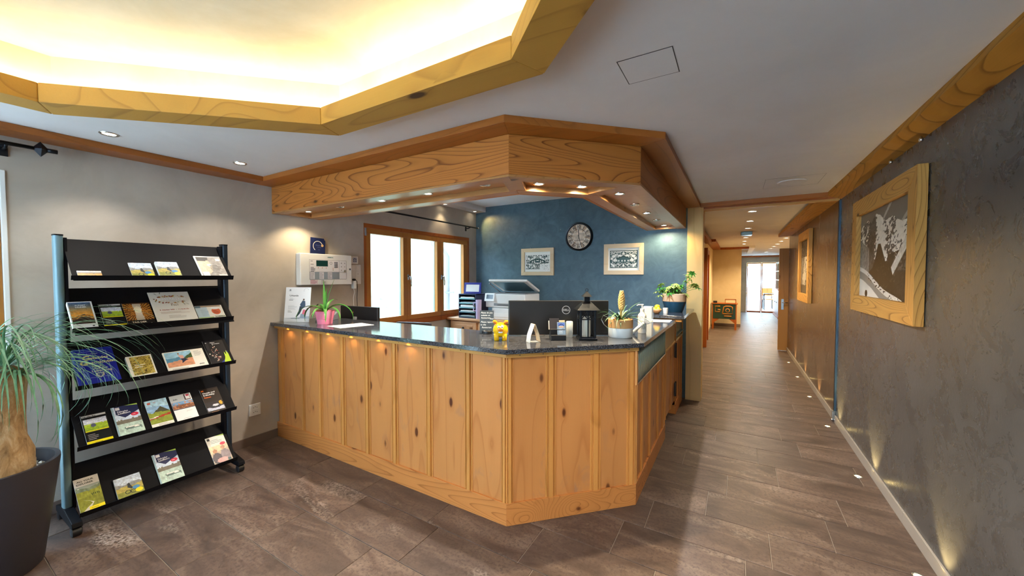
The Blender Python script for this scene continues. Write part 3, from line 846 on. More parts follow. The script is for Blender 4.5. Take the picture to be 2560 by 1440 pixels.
# ================================================================== LAMPS
def spot(name, loc, direction, energy, col, angle, blend, parent, radius=0.03):
    l = bpy.data.lights.new(name, 'SPOT'); l.energy = energy; l.color = col; l.spot_size = R(angle); l.spot_blend = blend
    l.shadow_soft_size = radius
    o = bpy.data.objects.new(name, l); COL.objects.link(o)
    o.matrix_world = Matrix.Translation(loc) @ Vector(direction).to_track_quat('-Z', 'Y').to_matrix().to_4x4()
    if parent is not None:
        mw = o.matrix_world.copy(); o.parent = parent; o.matrix_parent_inverse = WM[parent.name].inverted(); o.matrix_world = mw
    return o
_dl = {}
def downlight(name, loc, label, group, state='warm', energy=None, r=0.042, angle=110, up=False, direction=None):
    """recessed lamp: chrome ring + lens; state warm/cool/yellow/off/neutral"""
    t = thing(name, label, 'light', loc, 0, group)
    key = (round(r, 4), up)
    s = -1 if not up else 1       # ring protrudes downwards (or upwards for floor lamps)
    if key not in _dl:
        bm = lathe(bmesh.new(), [(r*0.68, s*0.0005), (r*0.72, s*0.004), (r*0.9, s*0.0055), (r, s*0.002), (r, -s*0.002)], (0, 0, 0), 22, cap=False)
        bmesh.ops.recalc_face_normals(bm, faces=bm.faces)
        o1 = obj('trim_ring', bm, 'chrome', t, True, True)
        _dl[key] = o1
        bm = lathe(bmesh.new(), [(r*0.02, s*0.0022), (r*0.45, s*0.002), (r*0.69, s*0.001)], (0, 0, 0), 20, cap=True)
        _dl[key+('l',)] = bm
        me = bpy.data.meshes.new('lens_mesh'); bm.to_mesh(me); bm.free(); _dl[key+('l',)] = me
    else:
        share(_dl[key], t, 'trim_ring')
    me = _dl[key+('l',)]
    mk = {'amber': 'lens_warm', 'hall': 'lens_warm', 'warm': 'lens_warm', 'neutral': 'lens_warm', 'cool': 'lens_cool', 'yellow': 'lens_yellow', 'off': 'lens_off'}[state]
    mk_key = key+('l', mk)
    if mk_key not in _dl:
        m2 = me.copy(); m2.materials.clear(); m2.materials.append(M[mk]); _dl[mk_key] = m2
    o = bpy.data.objects.new('lens', _dl[mk_key]); COL.objects.link(o); o.parent = t; WM[o.name] = WM[t.name]
    if state != 'off' and energy:
        col = {'amber': (1.0, 0.56, 0.16), 'hall': (1.0, 0.76, 0.44), 'warm': WARM, 'neutral': NEUT, 'cool': COOL, 'yellow': (1.0, 0.70, 0.28)}[state]
        spot('lamp', (loc[0], loc[1], loc[2]+s*0.012), direction or (0, 0, s), energy, col, angle, 0.6, t, 0.02)
    return t

# ---- ceiling lamps along the beige wall, added fill lamps by the charcoal wall
downlight('ceiling_spotlight', (-3.27, 0.742, ZC), 'recessed ceiling spotlight above the brochure rack', 'ceiling spotlights by the beige wall', 'neutral', 10.0, 0.045)
downlight('ceiling_spotlight', (-3.257, 1.436, ZC), 'recessed ceiling spotlight near the canopy corner at the beige wall', 'ceiling spotlights by the beige wall', 'neutral', 10.0, 0.045)
downlight('ceiling_spotlight', (0.5, 1.0, ZC), 'unseen added fill spotlight beside the charcoal wall, nearer the hallway', 'added fill spotlights by the charcoal wall', 'neutral', 55.0, 0.045, 140)  # added out of view to brighten the right wall and its picture
downlight('ceiling_spotlight', (0.5, -0.2, ZC), 'unseen added fill spotlight beside the charcoal wall, nearer the entrance doors', 'added fill spotlights by the charcoal wall', 'neutral', 50.0, 0.045, 140)  # second added fill lamp, also out of view
# ---- canopy
ordn = ['first', 'second', 'third', 'fourth', 'fifth', 'sixth']
ZP = 2.113
for i, (x, s) in enumerate(((-3.49, 'warm'), (-3.01, 'off'), (-2.473, 'neutral'), (-1.972, 'neutral'), (-1.457, 'off'))):
    downlight('canopy_spotlight', (x, 2.10, ZP), f'recessed spotlight in the long canopy side, {ordn[i]} from the beige wall', 'canopy spotlights', s, E_CANOPY*(0.35 if i == 0 else 1.0), 0.04, 125)
for i, (x, y) in enumerate(((-1.135, 2.262), (-0.917, 2.480))):
    downlight('canopy_spotlight', (x, y, ZP), f'bright spotlight in the angled canopy corner, {("left", "right")[i]} of the pair', 'canopy spotlights', 'warm', E_CANOPY*1.3, 0.04, 160)
for i, (y, s) in enumerate(((2.832, 'warm'), (3.324, 'off'), (3.822, 'cool'), (4.357, 'off'), (4.84, 'warm'))):
    downlight('canopy_spotlight', (-0.755, y, ZP), f'recessed spotlight in the short canopy side, {ordn[i]} from the angled corner', 'canopy spotlights', s, E_CANOPY*(0.6 if i == 4 else 1.7), 0.04, 166)
for i, y in enumerate((4.19, 4.90)):
    downlight('soffit_spotlight', (-3.60, y, 2.534), ('small spotlight in the soffit over the counter window', 'small spotlight in the soffit corner at the dark blue wall')[i], 'soffit spotlights', ('warm', 'amber')[i], (4.0, 9.0)[i], 0.035, (95, 95)[i], direction=((0.15, 0, -1), (0.5, 0.10, -0.6))[i])
# ---- hallway
for i, y in enumerate((5.93, 6.95, 7.97, 9.86, 10.86, 11.78)):
    downlight('hall_downlight', (0.165, y, ZC), f'round hallway ceiling light, {ordn[i]} of the left row from the entrance', 'hallway ceiling lights', 'hall', E_HALL, 0.055, 140)
for i, y in enumerate((10.44, 11.32, 12.24, 13.17, 14.06, 16.04)):
    downlight('hall_downlight', (0.95-0.011*i, y, ZC), f'round hallway ceiling light, {ordn[i]} of the right row from the entrance', 'hallway ceiling lights', 'hall', E_HALL, 0.055, 140)
# ---- floor uplights washing the charcoal wall
for i, y in enumerate((2.62, 3.719, 4.822, 5.90, 6.98, 8.08)):
    downlight('floor_uplight', (0.808, y, 0.0005), f'small round floor uplight by the dark wall, {ordn[i]} from the foreground', 'floor uplights', 'yellow', E_FLOOR, 0.028, 70, True, (0.35, 0, 1))

# ================================================================== COUNTER
CB, CC, CY = (-1.162, 1.891), (-0.544, 2.509), 1.891
def Cp(d, yend=5.0, xl=XL):
    return [(xl, CY-d), (CB[0]+d*T22, CY-d), (CC[0]+d, CC[1]-d*T22), (CC[0]+d, yend)]
ct = thing('reception_counter', 'pine panelled reception counter with angled front corner', 'counter', (-1.16, 2.1, 0))
a_, b_ = Cp(-0.018), Cp(-0.5)
obj('carcass', PR([a_[0], a_[1], a_[2], (a_[2][0], 2.53), (-1.05, 2.60), (-1.24, 2.41), (XL, 2.41)], 0, 1.045), 'redwood', ct)
# panels and battens: face = (origin, direction, outward normal)
def face_board(name, O, D, Nn, s0, s1, z0, z1, t0, t1, mat, bevel=0.002):
    O, D, Nn = Vector(O+(0,)), Vector(D+(0,)), Vector(Nn+(0,))
    return obj(name, extr(bmesh.new(), [(s0, t0), (s1, t0), (s1, t1), (s0, t1)], O+Vector((0, 0, z0)), D, Nn, (0, 0, z1-z0)), mat, ct, bevel=bevel)
BAT = [(-1, 0), (-1, 0.55), (-0.78, 0.62), (-0.72, 0.3), (-0.66, 0.3), (-0.60, 0.8), (-0.52, 0.45), (-0.46, 0.45), (-0.40, 1.0), (0.40, 1.0), (0.46, 0.45), (0.52, 0.45), (0.60, 0.8), (0.66, 0.3), (0.72, 0.3), (0.78, 0.62), (1, 0.55), (1, 0)]
def batten(O, D, Nn, s, w, z0, z1, h=0.014, par=None):
    O, D, Nn = Vector(O+(0,)), Vector(D+(0,)), Vector(Nn+(0,))
    pr = [(s+u*w/2, -0.016+v*h) for u, v in BAT]
    return obj('batten', extr(bmesh.new(), pr, O+Vector((0, 0, z0)), D, Nn, (0, 0, z1-z0)), 'batten', par or ct)
ZB0, ZB1 = 0.135, 1.02
S2 = math.sqrt(0.5)
faces = [((XL, CY), (1, 0), (0, -1), CB[0]-XL, [XL-XL+0.068, 0.415, 0.672, 0.975, 1.272, 1.571, 1.906, 2.24, 2.508], [0.09, 0.05, 0.055, 0.07, 0.066, 0.064, 0.06, 0.06, 0.04]),
         (CB, (S2, S2), (S2, -S2), 0.874, [0.022, 0.283, 0.585, 0.838], [0.045, 0.066, 0.072, 0.06])]
for O, D, Nn, L, bs, ws in faces:
    for s, w in zip(bs, ws): batten(O, D, Nn, s, w, ZB0, ZB1)
    ed = [0.0]+bs+[L]
    for i in range(len(bs)+1):
        s0 = ed[i]; s1 = ed[i+1]
        if s1-s0 > 0.08: face_board('panel', O, D, Nn, s0, s1, ZB0, ZB1, -0.03, -0.013, 'panel', 0)
    # plinth board and top rail with nails
for (d0, d1, z0, z1, nm, mt) in ((-0.02, 0.0, 0.0, 0.137, 'plinth_board', 'plinth'), (-0.02, 0.012, 1.019, 1.046, 'top_rail', 'rail')):
    po, pi_ = Cp(d1), Cp(d0)
    for i in range(2):
        o = obj(nm, PR([po[i], po[i+1], pi_[i+1], pi_[i]], z0, z1), mt, ct, bevel=0.002)
for i in range(13):
    x = XL+0.16+i*0.185; obj('nail', lathe(bmesh.new(), [(0.0035, 0), (0.0035, 0.0015)], (x, CY-0.012, 1.033), 8, 'Y'), 'black', ct)
for i in range(6):
    s = 0.08+i*0.145; obj('nail', lathe(bmesh.new(), [(0.0035, 0), (0.0035, 0.0035)], (CB[0]+(s+0.012)*S2, CB[1]+(s-0.014)*S2, 1.033), 8, 'Y'), 'black', ct)
# right leg: lower panelling, display niche behind fluted glass
XF = CC[0]
obj('carcass', B(-1.05, XF-0.03, 2.53, 3.70, 0, 0.785), 'redwood', ct)
F2 = ((XF, 2.509), (0, 1), (1, 0))
for s, w in zip((0.03, 0.211, 0.491, 0.836, 1.09, 1.17), (0.05, 0.07, 0.075, 0.07, 0.065, 0.04)): batten(*F2, s, w, ZB0, 0.79)
ed = [0.0, 0.03, 0.211, 0.491, 0.836, 1.09, 1.19]
for i in range(6):
    if ed[i+1]-ed[i] > 0.08: face_board('panel', *F2, ed[i], ed[i+1], ZB0, 0.79, -0.03, -0.013, 'panel', 0)
obj('plinth_board', B(XF-0.02, XF, 2.509, 3.70, 0, 0.137), 'plinth', ct, bevel=0.002)
obj('niche_floor', B(-0.86, XF, 2.53, 3.70, 0.785, 0.80), 'panel', ct, bevel=0.001)
obj('niche_back', B(-0.88, -0.86, 2.53, 3.70, 0.785, 1.045), 'redwood', ct)
obj('niche_end', B(-0.86, XF-0.005, 3.66, 3.70, 0.80, 1.045), 'cream', ct)
obj('niche_post', B(XF-0.04, XF, 2.509, 2.535, 0.79, 1.045), 'batten', ct, bevel=0.002)
# fluted pane
fl = bmesh.new(); n = 168; ra, rb_ = [], []
for i in range(n+1):
    y = 2.536+(3.66-2.536)*i/n; x = XF-0.010+0.004*math.cos(i*math.pi/2)
    ra.append(fl.verts.new((x, y, 0.80))); rb_.append(fl.verts.new((x, y, 1.03)))
for i in range(n): fl.faces.new([ra[i], ra[i+1], rb_[i+1], rb_[i]])
obj('fluted_pane', fl, 'glass_teal', ct, smooth=True)
rb2 = bmesh.new()
for i in range(30):
    lathe(rb2, [(0.003, 0.802), (0.003, 1.03)], (XF-0.004, 2.545+i*0.038, 0), 6)
obj('glass_ribs', rb2, 'rib', ct, smooth=True)
obj('glass_edge_strip', B(XF-0.016, XF+0.002, 2.536, 3.66, 0.792, 0.802), 'chrome', ct)
for i, y in enumerate((2.68, 2.95, 3.22, 3.50)):
    downlight('niche_spotlight', (-0.70, y, 1.044), f'small warm lamp inside the fluted glass niche, {ordn[i]} from the angled corner', 'niche lamps', 'yellow', 2.2, 0.018, 80)

# puck lamps under the overhang grazing the panels
for i, x in enumerate((-3.457, -3.161, -2.868, -2.573, -2.261, -1.954)):
    downlight('counter_edge_lamp', (x, CY-0.026, 1.0455), f'tiny lamp under the worktop edge, {ordn[i]} from the beige wall', 'lamps under the worktop edge', 'yellow', 0.26, 0.009, 120, direction=(0, 0.25, -1))

# granite worktop
wt = Cp(0.045, 3.97)
ow = obj('granite_worktop', PR([wt[0], wt[1], wt[2], wt[3], (-1.05, 3.97), (-1.05, 2.61), (-1.24, 2.42), (XL, 2.42)], 1.0465, 1.075), 'granite', bevel=0.002)
tag(ow, 'polished dark granite worktop on the pine counter', 'worktop')

# gate in the right leg
gt = thing('counter_gate', 'hinged pine gate with cream upper panel at the end of the counter', 'gate', (XF, 4.05, 0.16))
obj('gate_panel', B(XF-0.035, XF-0.012, 3.71, 4.395, 0.16, 0.80), 'panel', gt, bevel=0.002)
for y, w in ((3.735, 0.05), (4.07, 0.07), (4.37, 0.05)):
    batten((XF, 0), (0, 1), (1, 0), y, w, 0.16, 0.80, par=gt)
obj('upper_panel', B(XF-0.03, XF-0.012, 3.71, 4.34, 0.81, 1.04), 'cream', gt, bevel=0.002)
obj('ledge_strip', B(XF-0.05, XF-0.004, 3.71, 4.34, 0.795, 0.815), 'pale', gt, bevel=0.002)
for z in (0.645, 0.235):
    h = obj('hinge', B(XF-0.005, XF+0.010, 4.27, 4.31, z, z+0.14), 'black', gt, bevel=0.003)
    obj('hinge_pin', lathe(bmesh.new(), [(0.008, -0.008), (0.008, 0.15)], (XF+0.008, 4.31, z), 10), 'black', h, smooth=True)
# end cabinet with raised ledge
ec = thing('counter_end_cabinet', 'narrow pine end cabinet with glazed niche beside the pillar', 'cabinet', (-0.75, 4.7, 0))
obj('body', B(-0.95, XF-0.012, 4.40, 4.96, 0.10, 0.80), 'redwood', ec)
for y, w in ((4.43, 0.05), (4.57, 0.06), (4.75, 0.06), (4.93, 0.05)): batten((XF, 0), (0, 1), (1, 0), y, w, 0.137, 0.80, par=ec)
obj('panel', B(XF-0.03, XF-0.013, 4.41, 4.955, 0.137, 0.80), 'panel', ec)
obj('plinth_board', B(-0.62, XF+0.0, 4.40, 4.96, 0, 0.137), 'plinth', ec, bevel=0.002)
obj('niche_floor', B(-0.95, XF, 4.36, 4.96, 0.80, 0.815), 'cream', ec)
obj('niche_back', B(-0.95, -0.93, 4.36, 4.96, 0.815, 1.06), 'redwood', ec)
obj('niche_glass', B(XF-0.012, XF-0.006, 4.37, 4.95, 0.815, 1.045), 'glass_teal', ec)
obj('glass_shelf', B(-0.9, XF+0.01, 4.37, 4.95, 0.86, 0.868), 'bluesteel', ec)
obj('post', B(XF-0.03, XF, 4.345, 4.37, 0.80, 1.06), 'batten', ec, bevel=0.002)
obj('post', B(XF-0.03, XF, 4.93, 4.96, 0.80, 1.06), 'batten', ec, bevel=0.002)
obj('front_rail', B(-0.74, -0.45, 3.99, 4.02, 1.055, 1.086), 'rail', ec, bevel=0.002)
obj('ledge_support', B(-0.74, XF+0.02, 4.02, 4.96, 1.062, 1.086), 'rail', ec)
downlight('niche_spotlight', (-0.70, 4.62, 1.0615), 'small warm lamp inside the glazed niche beside the pillar', 'niche lamps', 'yellow', 2.2, 0.018, 80)
lg = obj('granite_ledge', B(-0.77, -0.425, 3.965, 4.95, 1.0865, 1.115), 'granite', bevel=0.002)
tag(lg, 'raised dark granite ledge under the leafy pot plant', 'worktop')

# inner desk and its chair behind the counter
dk = thing('office_desk', 'low wooden desk behind the counter under the monitors', 'desk', (-2.2, 2.75, 0))
obj('desk_top', PR([(-3.6, 2.43), (-1.25, 2.43), (-1.06, 2.62), (-1.06, 3.9), (-1.5, 3.9), (-1.5, 3.0), (-1.7, 2.85), (-3.6, 2.85)], 0.70, 0.73), 'dresser', dk)
for x, y in ((-3.55, 2.8), (-2.2, 2.8), (-1.45, 3.85), (-1.1, 3.85)): obj('leg', B(x-.02, x+.02, y-.02, y+.02, 0, 0.70), 'dresser', dk)

# ================================================================== CANOPY
cp = thing('counter_canopy', 'heavy pine canopy with recessed panels hanging over the counter', 'canopy', (-1.1, 2.2, 2.085))
k0, k1 = K(0.0, 4.99), K(-0.035, 4.99)
for i in range(3):
    bmk = PR([k0[i], k0[i+1], k1[i+1], k1[i]], 2.09, 2.319)
    if i == 1: # grain runs along the board: build it in a rotated frame
        m = Matrix.Translation((KB[0], KB[1], 2.09)) @ Matrix.Rotation(R(45), 4, 'Z')
        xf(bmk, m.inverted()); o = obj('fascia_board', bmk, 'beam', cp, True, bevel=0.002)
        o.matrix_local = WM[cp.name].inverted() @ m
    else: obj('fascia_board', bmk, 'beam' if i == 0 else 'beam_y', cp, bevel=0.002)
ka, kb_, kc, kd = K(-0.035, 4.99), K(-0.098, 4.99), K(-0.335, 4.99), K(-0.43, 4.99)
ke = K(-0.455, 4.99)
mats = ('soffit', 'soffit', 'soffit')
for i in range(3):
    obj('soffit_outer_strip', PR([k0[i], k0[i+1], kb_[i+1], kb_[i]], 2.077, 2.0895), 'soffit', cp, bevel=0.002)
    obj('soffit_inner_strip', PR([kc[i], kc[i+1], kd[i+1], kd[i]], 2.077, 2.12), 'soffit', cp, bevel=0.003)
    obj('soffit_panel', PR([ka[i], ka[i+1], kc[i+1], kc[i]], 2.115, 2.125), 'soffit', cp)
    obj('inner_fascia', PR([kd[i], kd[i+1], ke[i+1], ke[i]], 2.077, ZI), 'beam' if i < 2 else 'beam_y', cp)
for (pb, pc, db, dc) in ((kb_[1], kc[1], (-0.06, 0), (0.045, 0.045)), (kb_[2], kc[2], (-0.045, -0.045), (0, 0.06))):
    obj('corner_stile', PR([(pb[0]+db[0], pb[1]+db[1]), pb, (pb[0]+dc[0], pb[1]+dc[1]), (pc[0]+dc[0], pc[1]+dc[1]), pc, (pc[0]+db[0], pc[1]+db[1])], 2.079, 2.12), 'soffit', cp, bevel=0.003)
obj('end_strip', B(XL, XL+0.07, kb_[0][1], kc[0][1], 2.079, 2.12), 'soffit', cp, bevel=0.002)
obj('end_strip', B(kc[3][0], kb_[3][0], 4.93, 4.99, 2.079, 2.12), 'soffit', cp, bevel=0.002)
for x0, x1 in ((-1.24, -1.232), (-1.225, -1.217)):
    pass

# ================================================================== BROCHURE RACK
rk = thing('brochure_rack', 'black metal brochure rack with five sloping shelves', 'brochure rack', (-3.4, 0.97, 0))
def oval(cx, cy, hx, hy, n=16):
    return [(cx+hx*math.copysign(abs(math.cos(2*math.pi*i/n))**0.6, math.cos(2*math.pi*i/n)), cy+hy*math.copysign(abs(math.sin(2*math.pi*i/n))**0.6, math.sin(2*math.pi*i/n))) for i in range(n)]
for y, nm in ((0.553, 'post'), (1.392, 'post_shaded')):  # left post in the lit tone, right post in the shaded one
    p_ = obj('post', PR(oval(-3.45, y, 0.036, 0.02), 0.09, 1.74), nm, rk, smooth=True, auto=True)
    obj('post_cap', PR(oval(-3.45, y, 0.037, 0.021), 1.74, 1.748), 'shelf', p_)
    yi = y+(0.02 if y < 1 else -0.02)
    obj('inner_channel', B(-3.48, -3.42, min(yi, yi+(0.012 if y < 1 else -0.012)), max(yi, yi+(0.012 if y < 1 else -0.012)), 0.1, 1.73), 'shelf', p_)
    ft = obj('foot', extr(bmesh.new(), [(-3.60, 0.05), (-3.60, 0.085), (-3.46, 0.115), (-3.40, 0.115), (-3.235, 0.085), (-3.225, 0.06), (-3.25, 0.05)], (0, y-0.022, 0), (1, 0, 0), (0, 0, 1), (0, 0.044, 0)), 'shelf', rk, bevel=0.004)
    for x in (-3.26, -3.57):
        obj('caster', lathe(bmesh.new(), [(0.02, -0.022), (0.027, -0.018), (0.027, 0.018), (0.02, 0.022)], (x, y, 0.0275), 18, 'Y'), 'black', ft, smooth=True, auto=True)
ZL = [1.478, 1.162, .850, .494, .100]; ZBK = [1.728, 1.427, 1.097, .738, .344]
SH = []
T0S = [.011, .028, .0, .005, .012]
for zl, zb, t0s in zip(ZL, ZBK, T0S):
    up = Vector((-0.25, 0, zb-zl)); L = up.length; up.normalize(); nn = Vector((0, 1, 0)).cross(up)
    O = Vector((-3.25, 0, zl)); SH.append((O, up, nn))
    s = obj('shelf', extr(bmesh.new(), [(0.575, -0.004), (1.372, -0.004), (1.372, 0.0), (0.575, 0.0)], O, (0, 1, 0), nn, up*L), 'shelf', rk, bevel=0.001)
    obj('shelf_lip', extr(bmesh.new(), [(0.0, -0.005), (0.026, 0.006), (0.028, 0.003), (0.003, -0.009)], O+Vector((0, 0.565, 0))+up*(t0s-0.003), nn, up, (0, 0.805, 0)), 'shelf', s)

def sheet_child(s, name, parent, z=0.0, mat=None, label=None):
    me_parent = WM[parent.name]
    return s.build(name, me_parent @ (mat if mat is not None else Matrix.Translation((0, 0, z))), parent, label)
def brochure(si, y0, y1, t0, t1, th, label, draw, name='brochure', edge='paper', n0=0.0, cat='brochure'):
    O, up, nn = SH[si]; t0 = T0S[si]
    w, h = y1-y0, t1-t0
    base = O+Vector((0, y0, 0))+up*(t0+0.001)+nn*(0.0012+n0)
    t = thing(name, label, cat, mat=frame_m(base, (0, 1, 0), up))
    obj('pages', B(0, w, 0, h, 0, th), edge, t, True, bevel=0.0006)
    s = Sheet(); draw(s, w, h); sheet_child(s, 'cover', t, th)
    return t
# ---- cover designs (w, h in metres)
def landscape(s, w, h, x0=0, y0=0, x1=1, y1=1, sky='#b9cfe6', far='#8fa0a8', mid='#a5a85a', near='#7f8a3a', seed=1, hz=0.62, nx=26, ny=30):
    def fn(U, V):
        c = np.ones(U.shape+(3,))*np.array([int(sky[i:i+2], 16)/255 for i in (1, 3, 5)])
        c = c+0.25*(fbm(U*5, V*8, seed)-0.5)[..., None]
        r1 = hz+0.16*(fbm(U*4, U*0, seed+3)-0.4); c = lay(c, V < r1, far)
        r2 = hz-0.10+0.12*(fbm(U*3+5, U*0, seed+7)-0.5); c = lay(c, V < r2, mid)
        r3 = hz-0.32+0.14*(fbm(U*3+9, U*0, seed+9)-0.5); c = lay(c, V < r3, near)
        n = fbm(U*14, V*16, seed+20); return c*(0.78+0.44*n)[..., None]
    s.grid(w*x0, h*y0, w*x1, h*y1, nx, ny, fn)
def c_orange(s, w, h):
    landscape(s, w, h, sky='#e8e0d8', far='#7a6a4a', mid='#c98a30', near='#e8a020', seed=11, hz=0.75, nx=24, ny=14)
def c_bike(s, w, h):
    landscape(s, w, h, sky='#c3d2e8', far='#8b8f92', mid='#b3a55a', near='#8c8f45', seed=5, hz=0.62)
    s.poly([(w*.45, h*.62), (w*.52, h*.66), (w*.56, h*.5), (w*.64, h*.36), (w*.55, h*.34), (w*.42, h*.45)], '#3a3f44')
    s.ring(w*.40, h*.24, h*.07, h*.095, '#2a2c2e', n=14); s.ring(w*.60, h*.22, h*.07, h*.095, '#2a2c2e', n=14)
    s.ell(w*.73, h*.36, w*.14, h*.09, '#4f8ec4'); s.ell(w*.82, h*.20, w*.15, h*.10, '#e8dc20')
def c_face(s, w, h):
    s.rect(0, 0, w, h, '#e6e2de'); s.rect(w*.05, h*.02, w, h*.96, '#7b736b')
    def fn(U, V):
        n = fbm(U*6, V*6, 4); b = 0.30+0.3*n+0.25*U
        c = np.stack([b, b*0.96, b*0.92], -1)
        f = ((U-.18)/.34)**2+((V-.55)/.42)**2 < 1; c = lay(c, f, '#c9b49a')
        c = lay(c, ((U-.1)/.38)**2+((V-.95)/.16)**2 < 1, '#1e1a18')
        c = lay(c, ((U-.42)/.1)**2+((V-.6)/.05)**2 < 1, '#efe6dc')
        return c*(0.85+.3*fbm(U*16, V*16, 9))[..., None]
    s.grid(w*.06, h*.03, w*.99, h*.94, 26, 26, fn)
    s.rect(w*.78, h*.78, w*.94, h*.9, '#f0ece6'); s.rect(w*.08, h*.04, w*.32, h*.26, '#f0ece6'); s.rect(w*.66, h*.04, w*.97, h*.15, '#e6e2dc')
    s.lines(w*.45, h*.55, w*.45, 4, h*.07, '#4a443e')
def c_sunset(s, w, h):
    s.rect(0, 0, w, h, '#eceef2')
    def fn(U, V):
        t = np.clip((V-.45)/.55, 0, 1)[..., None]
        c = np.array([.92, .62, .22])*(1-t)+np.array([.22, .36, .55])*t
        r = .42-.9*np.abs(U-.55)*.35+.05*fbm(U*9, U*0, 3); c = lay(c, V < r, '#6b4a2c'); c = lay(c, V < r-.12, '#3a2420')
        c = lay(c, (np.abs(V-(r-.06)-.02*np.sin(U*20)) < .02), '#c98a3a')
        return c*(0.8+.4*fbm(U*12, V*12, 6))[..., None]
    s.grid(w*.04, h*.16, w*.93, h*.97, 22, 34, fn)
    s.text(w*.5, h*.84, h*.06, 'SUNSET', '#eef2f6', 'CENTER', bold=.0003); s.text(w*.5, h*.77, h*.06, 'DINNER', '#eef2f6', 'CENTER', bold=.0003)
    s.ell(w*.82, h*.07, w*.05, h*.022, '#3c4048')
def c_black(s, w, h):
    s.rect(0, 0, w, h, '#16161a'); s.rect(w*.03, h*.91, w*.97, h*.97, '#c9cbd0')
    s.text(w*.06, h*.918, h*.05, 'Fahrplan Bus', '#2a2a2e', bold=.0004)
    landscape(s, w, h, .05, .46, .95, .84, sky='#cfd6ea', far='#b8cc4a', mid='#a6c23c', near='#9ab636', seed=8, hz=0.55, nx=20, ny=14)
    s.ell(w*.40, h*.62, w*.10, h*.06, '#5a5f78'); s.rect(w*.05, h*.43, w*.95, h*.46, '#e2d71e')
    s.lines(w*.1, h*.33, w*.42, 4, h*.05, '#b9b2b6', h*.014); s.rect(0, 0, w, h*.13, '#f2e21a'); s.lines(w*.3, h*.06, w*.45, 1, h*.05, '#8a8214', h*.012)
def c_rays(s, w, h):
    def fn(U, V):
        a = np.arctan2(V-.62, U-.5); r = np.hypot(U-.5, (V-.62)*1.4)
        k = (np.sin(a*34) > 0)
        c = np.ones(U.shape+(3,))*np.array([.86, .58, .24]); c = lay(c, k, '#5a2c12')
        c = lay(c, (np.abs(U-.5) < .13+.04*np.abs(V-.6)) & (V > .2), '#d9c9b4'); c = lay(c, ((U-.5)**2/.02+(V-.7)**2/.02) < 1, '#f2e6cc')
        c = lay(c, (V < .24), '#1c1210'); c = lay(c, V > .95, '#4a2a10')
        return c*(1.08-.5*np.clip(r-.1, 0, 1))[..., None]
    s.grid(0, 0, w, h, 40, 46, fn)
    s.text(w*.16, h*.125, h*.085, 'TAG DER', '#efe2c8', bold=.0005); s.text(w*.16, h*.03, h*.085, 'OFFENEN T\u00dcRE', '#efe2c8', bold=.0005)
def c_herbst(s, w, h):
    s.rect(0, 0, w, h, '#eeebe2'); rn = random.Random(4)
    for i in range(70):
        a = rn.uniform(0, 2*math.pi); q = rn.uniform(.8, 1.15)
        x, y = w*(.5+.36*q*math.cos(a)), h*(.74+.12*q*math.sin(a)); r = w*rn.uniform(.012, .038)
        c = rn.choice(['#b5361e', '#c9722a', '#d9b23e', '#8e2a18', '#c98e3a', '#6b7a3a'])
        s.poly([(x+r*(1 if k % 2 else .45)*math.cos(a+k*math.pi/5), y+r*(1 if k % 2 else .45)*math.sin(a+k*math.pi/5)) for k in range(10)], c)
    for x, y, a in ((.2, .88, 2.2), (.26, .9, 1.3), (.75, .62, -1.0), (.82, .6, -.6)):
        s.poly([(w*x, h*y), (w*x+w*.1*math.cos(a)-w*.012, h*y+w*.1*math.sin(a)), (w*x+w*.1*math.cos(a)+w*.012, h*y+w*.1*math.sin(a))], '#4c5a48')
    s.rect(w*.16, h*.705, w*.88, h*.80, '#f3f0e8')
    s.text(w*.52, h*.712, h*.105, 'HERBST', '#c9c4b8', 'CENTER', bold=.0016); s.text(w*.517, h*.715, h*.105, 'HERBST', '#ffffff', 'CENTER', bold=.0008)
    s.text(w*.5, h*.52, h*.09, 'F', '#7c6a3c', 'RIGHT'); s.text(w*.505, h*.52, h*.068, 'EST', '#7c6a3c')
    s.text(w*.5, h*.385, h*.042, '8. Oktober 2022  \u2013  11-15.00 Uhr', '#b5523a', 'CENTER', bold=.0003)
    s.lines(w*.14, h*.32, w*.75, 2, h*.035, '#c4a99a', h*.008); s.lines(w*.3, h*.2, w*.45, 3, h*.035, '#a89a94', h*.008)
def c_summer(s, w, h):
    s.rect(0, 0, w, h, '#e6e4dc'); s.rect(0, h*.2, w*.42, h*.9, '#b9cfdc'); s.rect(0, h*.86, w*.2, h*.99, '#5a7486'); s.rect(w*.2, h*.9, w*.95, h*.99, '#a89078')
    s.rect(0, h*.03, w*.55, h*.2, '#a3c08a'); s.lines(w*.16, h*.68, w*.3, 6, h*.08, '#8fa3b0', h*.02)
    s.ell(w*.72, h*.58, w*.17, h*.24, '#d06a48'); s.ell(w*.72, h*.80, w*.17, h*.09, '#eef0f0'); s.lines(w*.6, h*.6, w*.22, 3, h*.08, '#8e3a26', h*.03)
    s.text(w*.6, h*.16, h*.12, 'SOMMER', '#4c6a3a', bold=.0003)
